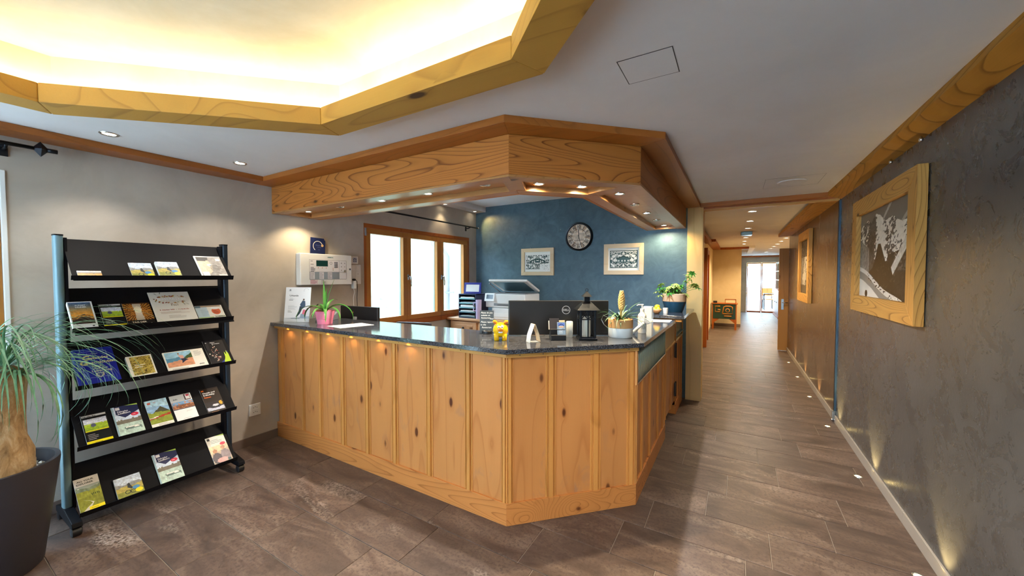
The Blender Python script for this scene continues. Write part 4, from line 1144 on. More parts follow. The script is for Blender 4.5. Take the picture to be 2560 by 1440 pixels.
def c_gst(s, w, h):
    s.rect(0, 0, w, h, '#1c2396'); s.rect(0, 0, w*.06, h, '#2d3ab4')
    for a in ((.17, .17, .83, .178), (.17, .90, .83, .908), (.17, .17, .182, .908), (.82, .17, .832, .908)): s.rect(w*a[0], h*a[1], w*a[2], h*a[3], '#8f96d8')
    s.text(w*.33, h*.82, h*.055, 'Andreas Perreten'[0:7], '#b9b4c8')
    s.text(w*.22, h*.67, h*.17, 'G', '#e6d98a', bold=.0014); s.text(w*.40, h*.68, h*.10, 'staader', '#d9d0a4', bold=.0006)
    s.text(w*.14, h*.53, h*.17, 'G', '#e6d98a', bold=.0014); s.text(w*.33, h*.55, h*.10, 'eschichten', '#d9d0a4', bold=.0006)
    s.text(w*.40, h*.45, h*.075, 'frisch', '#c9c4b4', bold=.0005); s.text(w*.40, h*.385, h*.075, 'von der', '#c9c4b4', bold=.0005); s.text(w*.36, h*.32, h*.075, 'Leber weg', '#c9c4b4', bold=.0005)
    s.poly([(w*.44, h*.29), (w*.64, h*.29), (w*.64, h*.21), (w*.54, h*.15), (w*.44, h*.21)], '#b9b4ac'); s.poly([(w*.48, h*.27), (w*.6, h*.27), (w*.59, h*.22), (w*.54, h*.18), (w*.49, h*.22)], '#3c3f80')
def c_field(s, w, h):
    s.rect(0, 0, w, h, '#efede8')
    def fn(U, V):
        n = fbm(U*5+V*2, V*9-U*3, 31); c = np.stack([.52+.35*n, .45+.32*n, .18+.22*n], -1)
        return lay(c, (np.abs(n-.5) < .03), '#5a4a20')
    s.grid(w*.12, h*.07, w*.94, h*.95, 22, 30, fn)
    s.text(w*.24, h*.52, h*.08, 'Wandern', '#f2eee2', bold=.0005); s.text(w*.24, h*.42, h*.08, 'Familie', '#f2eee2', bold=.0005)
def c_runner(s, w, h):
    s.rect(0, 0, w, h, '#f1efe8')
    def fn(U, V):
        c = np.ones(U.shape+(3,))*np.array([.62, .80, .90]); c = lay(c, V < .55+.12*fbm(U*4, U*0, 2), '#5f93b4'); c = lay(c, (U > .62) & (V < .4+.9*(U-.5)), '#46603c')
        c = lay(c, V < .30+.22*U, '#d99a78'); return c*(.86+.28*fbm(U*10, V*10, 3))[..., None]
    s.grid(w*.03, h*.22, w*.68, h*.97, 26, 24, fn)
    s.ell(w*.36, h*.86, w*.022, h*.04, '#8a6248'); s.poly([(w*.34, h*.8), (w*.46, h*.76), (w*.47, h*.6), (w*.38, h*.6)], '#d9a8a0')
    s.poly([(w*.38, h*.6), (w*.47, h*.6), (w*.56, h*.5), (w*.5, h*.48), (w*.44, h*.42), (w*.38, h*.36), (w*.40, h*.48)], '#2e3450')
    s.lines(w*.74, h*.86, w*.2, 4, h*.07, '#9aa0a4', h*.02); s.lines(w*.1, h*.1, w*.6, 1, h*.08, '#8f8a84', h*.025); s.text(w*.78, h*.17, h*.09, 'aktiv', '#3a3c40', bold=.0004)
def c_night(s, w, h):
    s.rect(0, 0, w, h, '#14141c'); rn = random.Random(8)
    for i in range(46):
        x, y = w*rn.gauss(.38, .12), h*rn.gauss(.40, .16); s.ell(x, y, w*rn.uniform(.01, .05), h*rn.uniform(.008, .03), rn.choice(['#d8d4cc', '#8a6258', '#c9b4a4', '#5a5a64', '#a04a44']), 8)
    s.poly([(w*.35, 0), (w, 0), (w, h*.52), (w*.8, h*.2)], '#2a3a9c'); s.poly([(w*.6, 0), (w, 0), (w, h*.38), (w*.93, h*.52), (w*.88, h*.34), (w*.82, h*.47), (w*.78, h*.25)], '#b6d43a')
    s.text(w*.32, h*.88, h*.05, 'Saison', '#dcdce2', shear=.2, bold=.0004); s.text(w*.38, h*.82, h*.05, 'Programm', '#dcdce2', shear=.2, bold=.0004); s.rect(w*.05, h*.6, w*.2, h*.93, '#26262e'); s.ell(w*.12, h*.9, w*.03, h*.02, '#cfcfd4')
def c_ship(s, w, h):
    s.rect(0, 0, w, h, '#a9c4d4')
    def fn(U, V):
        c = np.ones(U.shape+(3,))*np.array([.80, .86, .94]); c = lay(c, V < .52+.05*fbm(U*7, U*0, 5), '#7a7468'); c = lay(c, V < .40, '#bfd6cc')
        c = lay(c, (np.abs(V-.27+.05*U) < .035) & (U > .25) & (U < .9), '#6f8580'); c = lay(c, (np.abs(V-.30+.05*U) < .018) & (U > .3) & (U < .85), '#f0eee8')
        return c*(.8+.4*fbm(U*13, V*15, 6))[..., None]
    s.grid(w*.05, 0, w, h, 24, 34, fn)
    s.poly([(w*.12, h), (w, h), (w, h*.78), (w*.42, h*.60), (w*.12, h*.74)], '#2b3158'); s.poly([(w*.5, h), (w, h), (w, h*.95)], '#a9cc5a')
    s.rect(w*.14, h*.88, w*.30, h*.97, '#e6e4ea'); s.text(w*.18, h*.80, h*.065, 'Fahrplan', '#e6e8f0', bold=.0004); s.text(w*.18, h*.735, h*.065, 'Schifffahrt', '#e6e8f0', bold=.0004)
    s.ell(w*.80, h*.66, w*.15, h*.055, '#d8304a'); s.lines(w*.71, h*.65, w*.18, 1, .01, '#f0c4cc', h*.018); s.rect(0, 0, w*.05, h, '#8fb4c8')
def c_train(s, w, h):
    s.rect(0, 0, w, h, '#f1efe8')
    def fn(U, V):
        c = np.ones(U.shape+(3,))*np.array([.72, .86, .93]); c = lay(c, V < .72-.1*np.abs(U-.2)+.06*fbm(U*6, U*0, 2), '#8fb2d4'); c = lay(c, V < .62-.6*np.abs(U-.62)+.1*fbm(U*9, U*0, 4), '#4a4a3a')
        c = lay(c, V < .42+.08*fbm(U*6, U*0, 8), '#8f9a3e'); c = lay(c, (np.abs(V-.22-.1*U) < .035), '#b0402c'); c = lay(c, (np.abs(V-.24-.1*U) < .02) & (U < .4), '#e8e2d4')
        return c*(.8+.4*fbm(U*12, V*14, 6))[..., None]
    s.grid(0, h*.16, w, h, 24, 34, fn)
    s.rect(w*.1, h*.86, w*.24, h*.93, '#d06a5a'); s.ring(w*.42, h*.88, w*.05, w*.075, '#c0503c', 20, 160, 8); s.lines(w*.3, h*.12, w*.6, 3, h*.04, '#6a5a54', h*.010)
def c_cows(s, w, h):
    s.rect(0, 0, w, h, '#f2f2f4')
    def fn(U, V):
        c = np.ones(U.shape+(3,))*np.array([.36, .36, .42]); c = lay(c, V > .62, '#7aa0c8'); c = lay(c, (V < .62-.3*np.abs(U-.7)) & (V > .1), '#8a5a40'); c = lay(c, fbm(U*8, V*6, 3) > .6, '#c98a64')
        return c*(.75+.5*fbm(U*12, V*9, 6))[..., None]
    s.grid(0, h*.45, w, h*.74, 24, 18, fn); s.rect(0, h*.74, w*.66, h, '#c4c8cc'); s.rect(w*.66, h*.76, w*.94, h*.99, '#4a3a40'); s.rect(w*.72, h*.79, w*.92, h*.97, '#f0eef0'); s.rect(w*.76, h*.90, w*.9, h*.96, '#c8304c')
    s.text(w*.12, h*.82, h*.07, 'Info', '#4a4e54', shear=.3, bold=.0004); s.text(w*.55, h*.34, h*.05, 'gazette', '#b4b2b8', shear=.3); s.lines(w*.3, h*.1, w*.55, 1, .01, '#b8b6ba', h*.012)
def c_car(s, w, h):
    s.rect(0, 0, w, h, '#24160f')
    def fn(U, V):
        c = np.ones(U.shape+(3,))*np.array([.16, .13, .14]); c = lay(c, V < .35, '#b8bcd0'); c = lay(c, ((U-.5)/.34)**2+((V-.42)/.2)**2 < 1, '#2a2a34'); c = lay(c, ((U-.55)/.2)**2+((V-.58)/.12)**2 < 1, '#c9cad6'); c = lay(c, ((U-.88)/.1)**2+((V-.72)/.24)**2 < 1, '#c9a030')
        return c*(.8+.4*fbm(U*9, V*9, 2))[..., None]
    s.grid(w*.04, h*.12, w*.97, h*.46, 22, 16, fn); s.text(w*.1, h*.80, h*.075, 'Hotels und', '#dfe0e6', bold=.0005); s.text(w*.1, h*.72, h*.075, 'E-Mobility', '#dfe0e6', bold=.0005)
    s.text(w*.1, h*.63, h*.07, 'Reisen', '#d8682a', bold=.0005); s.rect(w*.06, h*.9, w*.2, h*.945, '#d0641e'); s.lines(w*.2, h*.06, w*.6, 1, .01, '#9a6a44', h*.015)
def c_tour(s, w, h):
    landscape(s, w, h, sky='#d4d2ce', far='#7d8a72', mid='#97993c', near='#8a8c34', seed=14, hz=0.72, nx=24, ny=40)
    s.rect(0, h*.74, w, h, '#d6d3cf'); s.poly([(0, h*.74), (w*.5, h*.66), (w, h*.72), (w, h*.76), (0, h*.76)], '#9aa39a')
    s.text(w*.12, h*.885, h*.065, 'ALL YOUR', '#4a4c48', bold=.0005); s.text(w*.08, h*.805, h*.065, 'EXPLORER', '#4a4c48', bold=.0005)
    s.poly([(w*.05, 0), (w*.3, h*.12), (w*.55, h*.22), (w*.45, h*.3), (w*.2, h*.36), (w*.3, h*.34), (w*.62, h*.24), (w*.45, h*.1), (w*.3, 0)], '#d8cfbe')
    for i in range(5): s.ell(w*(.6+.07*i), h*(.46+.01*(i % 2)), w*.02, h*.035, '#3f4a26', 8)
    s.rect(w*.38, h*.03, w, h*.13, '#f4de1c'); s.lines(w*.45, h*.075, w*.45, 1, .01, '#a8941c', h*.015)
def c_people(s, w, h):
    s.rect(0, 0, w, h, '#f0efea')
    def fn(U, V):
        c = np.ones(U.shape+(3,))*np.array([.94, .84, .70]); c = lay(c, V < .62+.15*U, '#c9b49c'); c = lay(c, ((U-.27)/.26)**2+((V-.32)/.3)**2 < 1, '#5a5058'); c = lay(c, ((U-.74)/.26)**2+((V-.42)/.3)**2 < 1, '#9a8a8e')
        c = lay(c, ((U-.25)/.11)**2+((V-.72)/.11)**2 < 1, '#c08a68'); c = lay(c, ((U-.70)/.11)**2+((V-.82)/.11)**2 < 1, '#c99a7a'); c = lay(c, ((U-.5)/.3)**2+((V-.18)/.13)**2 < 1, '#e0a8a4'); return c*(.85+.3*fbm(U*9, V*9, 5))[..., None]
    s.grid(0, 0, w, h*.66, 22, 26, fn); s.lines(w*.2, h*.86, w*.65, 3, h*.05, '#8a9094', h*.014); s.rect(w*.06, h*.88, w*.2, h*.96, '#3c3c40'); s.poly([(w*.5, h), (w, h), (w, h*.95)], '#a9cc5a'); s.ell(w*.78, h*.68, w*.15, h*.055, '#d8405a'); s.rect(w*.76, h*.05, w*.93, h*.13, '#3f5a5c')

brochure(0, .596, .694, 0.0, .071, .004, 'small orange landscape flyer on the top rack shelf', c_orange)
brochure(0, .825, .935, 0.0, .148, .004, 'thin mountain bike booklet on the top rack shelf', c_bike)
brochure(0, .953, 1.068, 0.0, .150, .018, 'thick stack of mountain bike booklets on the top rack shelf', c_bike, 'brochure_stack')
brochure(0, 1.185, 1.346, 0.0, .233, .007, 'magazine with a face on its cover on the top rack shelf', c_face, 'magazine', cat='magazine')
brochure(1, .569, .669, 0.0, .232, .022, 'brochure with mountain ridge at sunset, second rack shelf', c_sunset)
brochure(1, .698, .797, 0.0, .222, .004, 'black and yellow leaflet on the second rack shelf', c_black)
brochure(1, .802, .933, 0.0, .220, .003, 'orange ray patterned leaflet beside the large autumn flyer', c_rays)
brochure(1, .940, 1.160, 0.0, .302, .002, 'large white autumn festival flyer with coloured leaves', c_herbst, 'flyer', n0=0.006, cat='flyer')
brochure(1, 1.166, 1.330, 0.0, .162, .004, 'pale blue and green leaflet right of the autumn flyer', c_summer)
brochure(2, .580, .755, 0.0, .268, .022, 'dark blue hardback book with gold lettering on the rack', c_gst, 'book', 'navy', cat='book')
brochure(2, .800, .922, 0.0, .165, .022, 'thick white booklet with golden field photo, third rack shelf', c_field)
brochure(2, .983, 1.207, 0.0, .168, .008, 'wide white leaflet with a running man, third rack shelf', c_runner)
brochure(2, 1.226, 1.350, 0.0, .230, .003, 'black leaflet with lime green corner, third rack shelf', c_night)
brochure(3, .608, .716, 0.0, .220, .006, 'black and yellow leaflet on the fourth rack shelf', c_black)
brochure(3, .740, .862, 0.0, .230, .006, 'dark blue ship timetable brochure on the fourth rack shelf', c_ship)
brochure(3, .896, 1.009, 0.0, .226, .004, 'brochure with red train below a peak, fourth rack shelf', c_train)
brochure(3, 1.025, 1.144, 0.0, .224, .004, 'white gazette with brown photo band on the fourth rack shelf', c_cows)
brochure(3, 1.200, 1.312, 0.0, .228, .003, 'dark brown leaflet with a silver car, fourth rack shelf', c_car)
brochure(4, .572, .674, 0.0, .235, .005, 'green valley brochure with yellow bar on the lowest rack shelf', c_tour)
brochure(4, .728, .849, 0.0, .153, .012, 'mountain bike booklet on the lowest rack shelf', c_bike)
brochure(4, .929, 1.057, 0.0, .241, .006, 'dark blue ship timetable brochure on the lowest rack shelf', c_ship)
brochure(4, 1.232, 1.348, 0.0, .244, .005, 'pale brochure with two seated people on the lowest rack shelf', c_people)

# ================================================================== PONYTAIL PALM
def blade(bm, path, w, side=None, fold=0.25):
    """tapered leaf strip along path, V-folded"""
    path = [Vector(p) for p in path]; n = len(path); rows = []
    for i, p in enumerate(path):
        d = (path[min(i+1, n-1)]-path[max(i-1, 0)]).normalized()
        s = d.cross(Vector((0, 0, 1)))
        if s.length < 1e-3: s = Vector((1, 0, 0))
        s.normalize(); u = s.cross(d).normalized()
        t = i/(n-1); ww = w*(min(1, 0.55+t*2.2) if t < 0.3 else max(0.03, 1-((t-0.3)/0.7)**1.7))
        rows.append([bm.verts.new(p-s*ww/2+u*ww*fold), bm.verts.new(p), bm.verts.new(p+s*ww/2+u*ww*fold)])
    for a, b in zip(rows, rows[1:]):
        bm.faces.new([a[0], a[1], b[1], b[0]]); bm.faces.new([a[1], a[2], b[2], b[1]])
def arc(o, az, length, el, droop, n=9, curl=0.0):
    """leaf centre line: starts at elevation el and droops"""
    p = Vector(o); pts = [p.copy()]; e = el; a = az
    for i in range(n):
        e -= droop/n; a += curl/n
        p = p+Vector((math.cos(a)*math.cos(e), math.sin(a)*math.cos(e), math.sin(e)))*(length/n); pts.append(p.copy())
    return pts
pc = Vector((-3.18, 0.26, 0))
pp = thing('ponytail_palm', 'ponytail palm with swollen trunk in a tall dark planter', 'potted plant', tuple(pc))
obj('planter', lathe(bmesh.new(), [(0.01, 0.0), (0.15, 0.0), (0.165, 0.015), (0.232, 0.53), (0.232, 0.548), (0.214, 0.548), (0.208, 0.47), (0.01, 0.47)], tuple(pc), 40, cap=False), 'potblack', pp, smooth=True, auto=True)
peb = bmesh.new(); rn = random.Random(2)
for i in range(260):
    a, r = rn.uniform(0, 6.28), 0.2*math.sqrt(rn.random())
    bmesh.ops.create_icosphere(peb, subdivisions=1, radius=rn.uniform(.008, .015), matrix=Matrix.Translation(pc+Vector((r*math.cos(a), r*math.sin(a), 0.476+rn.uniform(0, .012)))))
po = obj('pebbles', peb, 'stone', pp); po['kind'] = 'stuff'
trk = bmesh.new(); prf = [(0.02, 0.46), (0.135, 0.47), (0.142, 0.53), (0.13, 0.60), (0.105, 0.68), (0.088, 0.78), (0.082, 0.88), (0.085, 0.96), (0.07, 1.02), (0.03, 1.05)]
lathe(trk, prf, tuple(pc), 28, cap=True)
for v in trk.verts:
    z = v.co.z; k = 1+0.10*math.sin(v.co.x*60+z*22)*math.cos(v.co.y*50-z*15)
    v.co.x = pc.x+(v.co.x-pc.x)*k+0.03*(z-0.47); v.co.y = pc.y+(v.co.y-pc.y)*k+0.09*(z-0.47)
obj('trunk', trk, 'bark', pp, smooth=True)
fol = bmesh.new(); rn = random.Random(12)
crown_c = [pc+Vector((0.03, 0.06, 1.04)), pc+Vector((0.05, 0.10, 0.99)), pc+Vector((0.0, 0.02, 1.16))]
for i in range(230):
    c = crown_c[i % 3]; az = rn.uniform(0, 2*math.pi); ln = rn.uniform(.35, .62)
    el, dr = rn.uniform(.5, 1.35), rn.uniform(1.9, 3.3)
    if i % 9 == 0: ln = rn.uniform(.62, .90); el = rn.uniform(.95, 1.4); dr = rn.uniform(1.9, 2.7); az = rn.uniform(-0.9, 2.0)
    if c.x+math.cos(az)*ln < XL+0.16: ln *= 0.5
    pts = []
    for q in arc(c, az, ln, el, dr, 12, rn.uniform(-.4, .4)):
        lim = XL+0.02
        if q.y > 0.40: lim = -3.20+0.02*rn.random()
        pts.append(Vector((max(q.x, lim), q.y, max(q.z, 0.56) if (q-pc).to_2d().length < .25 else max(q.z, 0.1))))
    blade(fol, pts, rn.uniform(.006, .010), fold=.15)
fo_ = obj('foliage', fol, 'leaf_palm', pp, smooth=True); fo_['kind'] = 'stuff'

# ================================================================== THINGS ON THE BEIGE WALL
WL = frame_m((XL, 0, 0), (0, 1, 0), (0, 0, 1))       # local x = +y, y = z, z = out of the wall
def on_wall(name, label, cat, y0, z0, d=0.0):
    return thing(name, label, cat, mat=frame_m((XL+d, y0, z0), (0, 1, 0), (0, 0, 1)))
# fire alarm panel
t = on_wall('alarm_panel', 'grey fire alarm control panel with green display on the beige wall', 'control panel', 2.091, 1.414)
w, h = 0.567, 0.313
obj('housing', B(0, w, 0, h, 0.0, 0.075), 'white', t, True, bevel=0.006)
s = Sheet()
s.text(w*.5, h*.88, h*.055, 'SIEMENS', '#2f7f8a', bold=.0003)
s.rect(w*.16, h*.18, w*.88, h*.81, '#4b5058'); s.rect(w*.163, h*.42, w*.73, h*.805, '#e4e4ea'); s.rect(w*.733, h*.42, w*.877, h*.805, '#dfe2e8'); s.rect(w*.163, h*.186, w*.877, h*.414, '#8e9aa6')
s.rect(w*.285, h*.60, w*.505, h*.79, '#123c3c')
for i, x in enumerate((.17, .34, .50)): s.rect(w*x, h*.19, w*(x+.085), h*.41, '#dcdce6')
s.rect(w*.735, h*.19, w*.875, h*.41, '#dde0e6')
s.lines(w*.18, h*.75, w*.06, 2, h*.1, '#8a8c94', h*.02); s.lines(w*.18, h*.55, w*.09, 4, h*.042, '#7a7c86', h*.02)
for i, x in enumerate((.32, .395, .47)): s.ell(w*x, h*.55, w*.008, h*.014, '#c06a5a', 10)
s.ring(w*.565, h*.71, w*.018, w*.026, '#8a8c90', n=14)
for i in range(3):
    for j in range(4): s.rect(w*(.632+.024*i), h*(.565+.05*j), w*(.650+.024*i), h*(.60+.05*j), '#4c5060')
for j in range(3): s.ell(w*.605, h*(.47+.035*j), w*.006, h*.012, ('#3c8a4a', '#b03c3c', '#b03c3c')[j], 8)
for j in range(3):
    s.ell(w*.775, h*(.48+.12*j), w*.010, h*.017, '#7a8088', 10); s.ell(w*.845, h*(.48+.12*j), w*.008, h*.015, '#5c626a', 10)
for i, x in enumerate((.175, .345, .505)): s.lines(w*x, h*.37, w*.07, 5, h*.038, '#8a8a96', h*.012, seed=i)
s.rect(w*.165, h*.03, w*.31, h*.165, '#e2d4dc'); s.lines(w*.17, h*.14, w*.13, 4, h*.032, '#a04a64', h*.012); s.rect(w*.33, h*.035, w*.475, h*.16, '#dfe0e4'); s.lines(w*.37, h*.13, w*.09, 3, h*.035, '#5a5c64', h*.012)
s.ell(w*.955, h*.52, w*.02, h*.035, '#70747a'); s.ell(w*.955, h*.52, w*.009, h*.016, '#24262a')
sheet_child(s, 'front_print', t, 0.0755)
obj('key_switch', lathe(bmesh.new(), [(0.014, 0.075), (0.014, 0.083), (0.008, 0.084)], (w*.845, h*.455, 0), 16), 'chrome', t, True, True)
# plaque standing on top of the panel
t = on_wall('award_plaque', 'dark blue plaque with a gold arc standing on the alarm panel', 'plaque', 2.222, 1.7275, 0.02)
w, h = 0.155, 0.165
obj('plate', xf(extr(bmesh.new(), [(0, 0), (w, 0), (w, h*.87), (w*.93, h*.9), (w*.9, h), (0, h)], (0, 0, 0), (1, 0, 0), (0, 1, 0), (0, 0, 0.012)), Matrix.Rotation(R(-2), 4, 'Z')), 'navy', t, True, bevel=0.001)
s = Sheet(); s.ring(w*.48, h*.5, w*.30, w*.335, '#cfc8c0', 20, 235, 24); s.ell(w*.79, h*.55, w*.08, w*.08, '#d8b078', 14); s.ell(w*.79, h*.55, w*.03, w*.03, '#7a5a3a', 10)
s.text(w*.32, h*.52, h*.10, 'Gstaader', '#5f6a96'); s.text(w*.45, h*.40, h*.09, 'Hotels', '#5f6a96'); s.lines(w*.5, h*.26, w*.2, 1, .01, '#4a5684', h*.03)
sheet_child(s, 'face_print', t, 0.0125, Matrix.Rotation(R(-2), 4, 'Z') @ Matrix.Translation((0, 0, 0.0122)))
t = on_wall('room_controller', 'small white room controller above the socket panel', 'controller', 2.698, 1.640)
obj('housing', B(0, .086, 0, .084, 0, .018), 'white', t, True, bevel=0.004)
s = Sheet(); s.rect(.016, .014, .070, .07, '#aab4cc')
for x, y in ((.03, .05), (.055, .05), (.043, .06), (.03, .03), (.055, .03)): s.ell(x, y, .006, .006, '#3a4058', 10)
sheet_child(s, 'key_print', t, 0.0185)
t = on_wall('socket_panel', 'white panel of switches and sockets beside the window', 'socket panel', 2.666, 1.413)
obj('plate', B(0, .157, 0, .219, 0, .012), 'white', t, True, bevel=0.003)
for i in range(2):
    for j in range(3): obj('insert', B(.012+.072*i, .073+.072*i, .012+.07*j, .070+.07*j, .012, .016), 'white', t, True, bevel=0.002)
obj('rocker', B(.095, .125, .165, .20, .016, .022), 'paper', t, True, bevel=0.002)
s = Sheet(); s.ell(.115, .115, .004, .004, '#70747c', 10); s.ell(.043, .05, .016, .016, '#d0d4d8'); 
sheet_child(s, 'socket_print', t, 0.0165)
t = on_wall('charger_plug', 'white charger plug with black cable in the socket panel', 'charger', 2.69, 1.365, 0.016)
obj('plug_body', B(0, .036, 0.0, .085, 0.001, .045), 'white', t, True, bevel=0.004)
obj('black_plug', ball(bmesh.new(), (.018, .098, .028), .022, .013, .018), 'black', t, True, True)
obj('black_cable', tube(bmesh.new(), [(.036, .096, .03), (.052, .08, .032), (.058, .02, .03), (.052, -.1, .03), (.054, -.2, .03), (.058, -.31, .05)], .0035, 8), 'black', t, True, True)
obj('white_cable', tube(bmesh.new(), [(.018, 0, .02), (.02, -.04, .03), (.005, -.1, .03), (.008, -.18, .03), (.02, -.3, .05)], .0025, 8), 'white', t, True, True)
t = on_wall('wall_outlet', 'white double wall outlet low on the beige wall by the counter', 'outlet', 1.654, 0.257)
obj('plate', B(0, .093, 0, .104, 0, .01), 'white', t, True, bevel=0.003)
for j in range(2):
    obj('socket', B(.018, .075, .012+.042*j, .05+.042*j, .01, .013), 'white', t, True, bevel=0.002)
s = Sheet()
for j in range(2):
    for dx, dy in ((-.014, 0), (.014, 0), (0, .006)): s.ell(.046+dx, .031+.042*j+dy, .0035, .003, '#3a3c40', 8)
sheet_child(s, 'holes', t, 0.0135)

# curtain rods
def rod(label, y0, y1, z, ends):
    t = thing('curtain_rod', label, 'curtain rod', (XL+0.09, (y0+y1)/2, z))
    obj('rod', tube(bmesh.new(), [(XL+0.09, y0, z), (XL+0.09, y1, z)], 0.011, 10), 'blackmetal', t, smooth=True)
    for e in ends:
        b = obj('bracket', tube(bmesh.new(), [(XL, e, z-0.02), (XL+0.05, e, z-0.02), (XL+0.09, e, z-0.008)], 0.008, 8), 'blackmetal', t, smooth=True)
        obj('bracket_plate', B(XL, XL+0.006, e-0.015, e+0.015, z-0.06, z+0.02), 'blackmetal', b)
    return t
t = rod('black curtain rod over the glazed door with diamond finial', -1.9, 0.50, 2.262, (0.40, -1.8))
bm = bmesh.new(); vs_ = [bm.verts.new(Vector((XL+0.09, 0.525, 2.262))+Vector(v)) for v in ((0, -.035, 0), (0, .035, 0), (.03, 0, 0), (-.03, 0, 0), (0, 0, .045), (0, 0, -.045))]
for a, b, c in ((0, 2, 4), (0, 4, 3), (0, 3, 5), (0, 5, 2), (1, 4, 2), (1, 3, 4), (1, 5, 3), (1, 2, 5)): bm.faces.new((vs_[a], vs_[b], vs_[c]))
bmesh.ops.recalc_face_normals(bm, faces=bm.faces)
obj('finial', bm, 'blackmetal', t)
obj('finial_tip', tube(bmesh.new(), [(XL+0.09, 0.55, 2.262), (XL+0.09, 0.59, 2.262)], 0.013, 10), 'blackmetal', t, smooth=True)
t = rod('thin black curtain rod above the counter window', 2.55, 4.99, 2.275, (2.7, 4.78))
obj('end_knob', tube(bmesh.new(), [(XL+0.09, 4.985, 2.275), (XL+0.09, 5.02, 2.275)], 0.014, 10), 'chrome', t, smooth=True)

# ================================================================== DARK BLUE WALL
def on_back(name, label, cat, x0, z0, d=0.0):
    return thing(name, label, cat, mat=frame_m((x0, YB-d, z0), (1, 0, 0), (0, 0, 1)))
t = on_back('painted_cover_board', 'flush painted cover board on the dark wall above the clock', 'cover board', -2.218, 2.135, 0.0005)
obj('panel_board', B(0, 1.18, 0, 0.47, 0, 0.006), 'wall_b', t, True, bevel=0.002)
obj('screw', lathe(bmesh.new(), [(0.006, 0.006), (0.005, 0.009)], (0.03, 0.04, 0), 10), 'steel', t, True)
def frame4(t, w, h, fw, th, mat_h, mat_v, z0=0.0):
    """four mitred rails"""
    I = [(fw, fw), (w-fw, fw), (w-fw, h-fw), (fw, h-fw)]; O_ = [(0, 0), (w, 0), (w, h), (0, h)]
    for i in range(4):
        j = (i+1) % 4
        obj('frame_rail', PR([O_[i], O_[j], I[j], I[i]], z0, z0+th), mat_h if i % 2 == 0 else mat_v, t, True, bevel=0.003)
def papercut(U, V, seed, house):
    x = np.abs(U-.5)*2
    c = np.ones(U.shape+(3,))*np.array([.93, .94, .93])
    n = fbm(x*7+.3*np.sin(V*9), V*9, seed, 4); ink = (np.abs(n-.5) < .065) | (n > .66)
    reg = (V > .10) & (V < .86) & (x < .94); c = lay(c, ink & reg, '#2c4a4c')
    return c, x
def art1(U, V):
    c, x = papercut(U, V, 3, 0)
    c = lay(c, ((x/.62)**2+((V-.45)/.22)**2 < 1) & ((x/.55)**2+((V-.42)/.19)**2 > 1), '#2c4a4c')
    c = lay(c, (V > .10) & (V < .125), '#2c4a4c'); c = lay(c, (V > .42) & (V < .47) & (x > .3) & (x < .9), '#2c4a4c'); c = lay(c, (x < .22) & (np.abs(V-.50) < .05-.12*x), '#24484e')
    for k in (.12, .35, .6, .85): c = lay(c, (np.abs(x-k) < .02) & (V > .6) & (V < .85), '#2c4a4c')
    c = lay(c, (U > .6) & (V < .36), '#eef0f0'); n = vnoise(U*40, V*40, 9); c = lay(c, (U > .65) & (V < .33) & (V > .03) & (n > .72), '#7a8a8a')
    return lay(c, V > .88, '#f2f4f2')
def art2(U, V):
    c, x = papercut(U, V, 12, 1)
    edge = ((x > .90) & (x < .94) & (V > .08) & (V < .92)) | ((np.abs(V-.1) < .015) & (x < .94)) | ((np.abs(V-.9) < .015) & (x < .94)); c = lay(c, edge, '#33504f')
    c = lay(c, (x < .42) & (V > .35) & (V < .62-.25*x), '#3d5c60'); c = lay(c, (x < .5) & (np.abs(V-(.64-.25*x)) < .03), '#24403f')
    c = lay(c, (x < .36) & (V < .46) & (V > .38) & (np.sin(U*60) > .3), '#dfe6e4'); return c*.96
for (nm, lb, x0, z0, w, h, fw, fn) in (('framed_papercut', 'small birch framed papercut print left of the wall clock', -2.826, 1.515, 0.54, 0.405, 0.055, art1), ('framed_papercut', 'birch framed papercut of a chalet right of the wall clock', -1.545, 1.524, 0.518, 0.408, 0.055, art2)):
    t = on_back(nm, lb, 'picture', x0, z0, 0.002)
    obj('backing', B(0.01, w-.01, 0.01, h-.01, 0, .006), 'paper', t, True)
    frame4(t, w, h, fw, 0.026, 'birch', 'birch')
    s = Sheet(); s.rect(fw, fw, w-fw, h-fw, '#eef1ef'); s.grid(fw+.012, fw+.012, w-fw-.012, h-fw-.012, 72, 52, fn); sheet_child(s, 'artwork', t, 0.006)
    obj('hook', tube(bmesh.new(), [(w*.28, h, .01), (w*.28, h+.012, .012)], .003, 6), 'steel', t, True)
# clock
t = on_back('wall_clock', 'round black wall clock with Roman numerals on the dark blue wall', 'clock', -1.90, 2.055, 0.008)
rc = 0.198
obj('rim', lathe(bmesh.new(), [(rc*.86, 0.03), (rc*.9, .042), (rc*.97, .045), (rc, .035), (rc, 0.0), (rc*.86, 0.0)], (0, 0, 0), 56, cap=False), 'blackmetal', t, True, True, auto=True)
fa = obj('dial', lathe(bmesh.new(), [(0.002, .022), (rc*.5, .022), (rc*.88, .022)], (0, 0, 0), 48), 'paper', t, True)
s = Sheet()
def dialf(U, V):
    n = fbm(U*2, V*16, 3); b = np.stack([.80+.12*n, .72+.14*n, .64+.16*n], -1); b = lay(b, np.abs((V*7) % 1) < .06, '#a08e80'); c = vnoise(U*9, V*9, 5); b = b*(0.82+.3*c)[..., None]
    return b
q = rc*.62
s.grid(-q, -q, q, q, 26, 26, dialf)
for k in range(24):
    a0, a1 = R(k*15), R(k*15+15)
    s.poly([(q*.7*math.cos(a0), q*.7*math.sin(a0)), (rc*.87*math.cos(a0), rc*.87*math.sin(a0)), (rc*.87*math.cos(a1), rc*.87*math.sin(a1)), (q*.7*math.cos(a1), q*.7*math.sin(a1))], ['#d6c8b6', '#c2b09c', '#e2d8ca', '#b79e86'][k % 4])
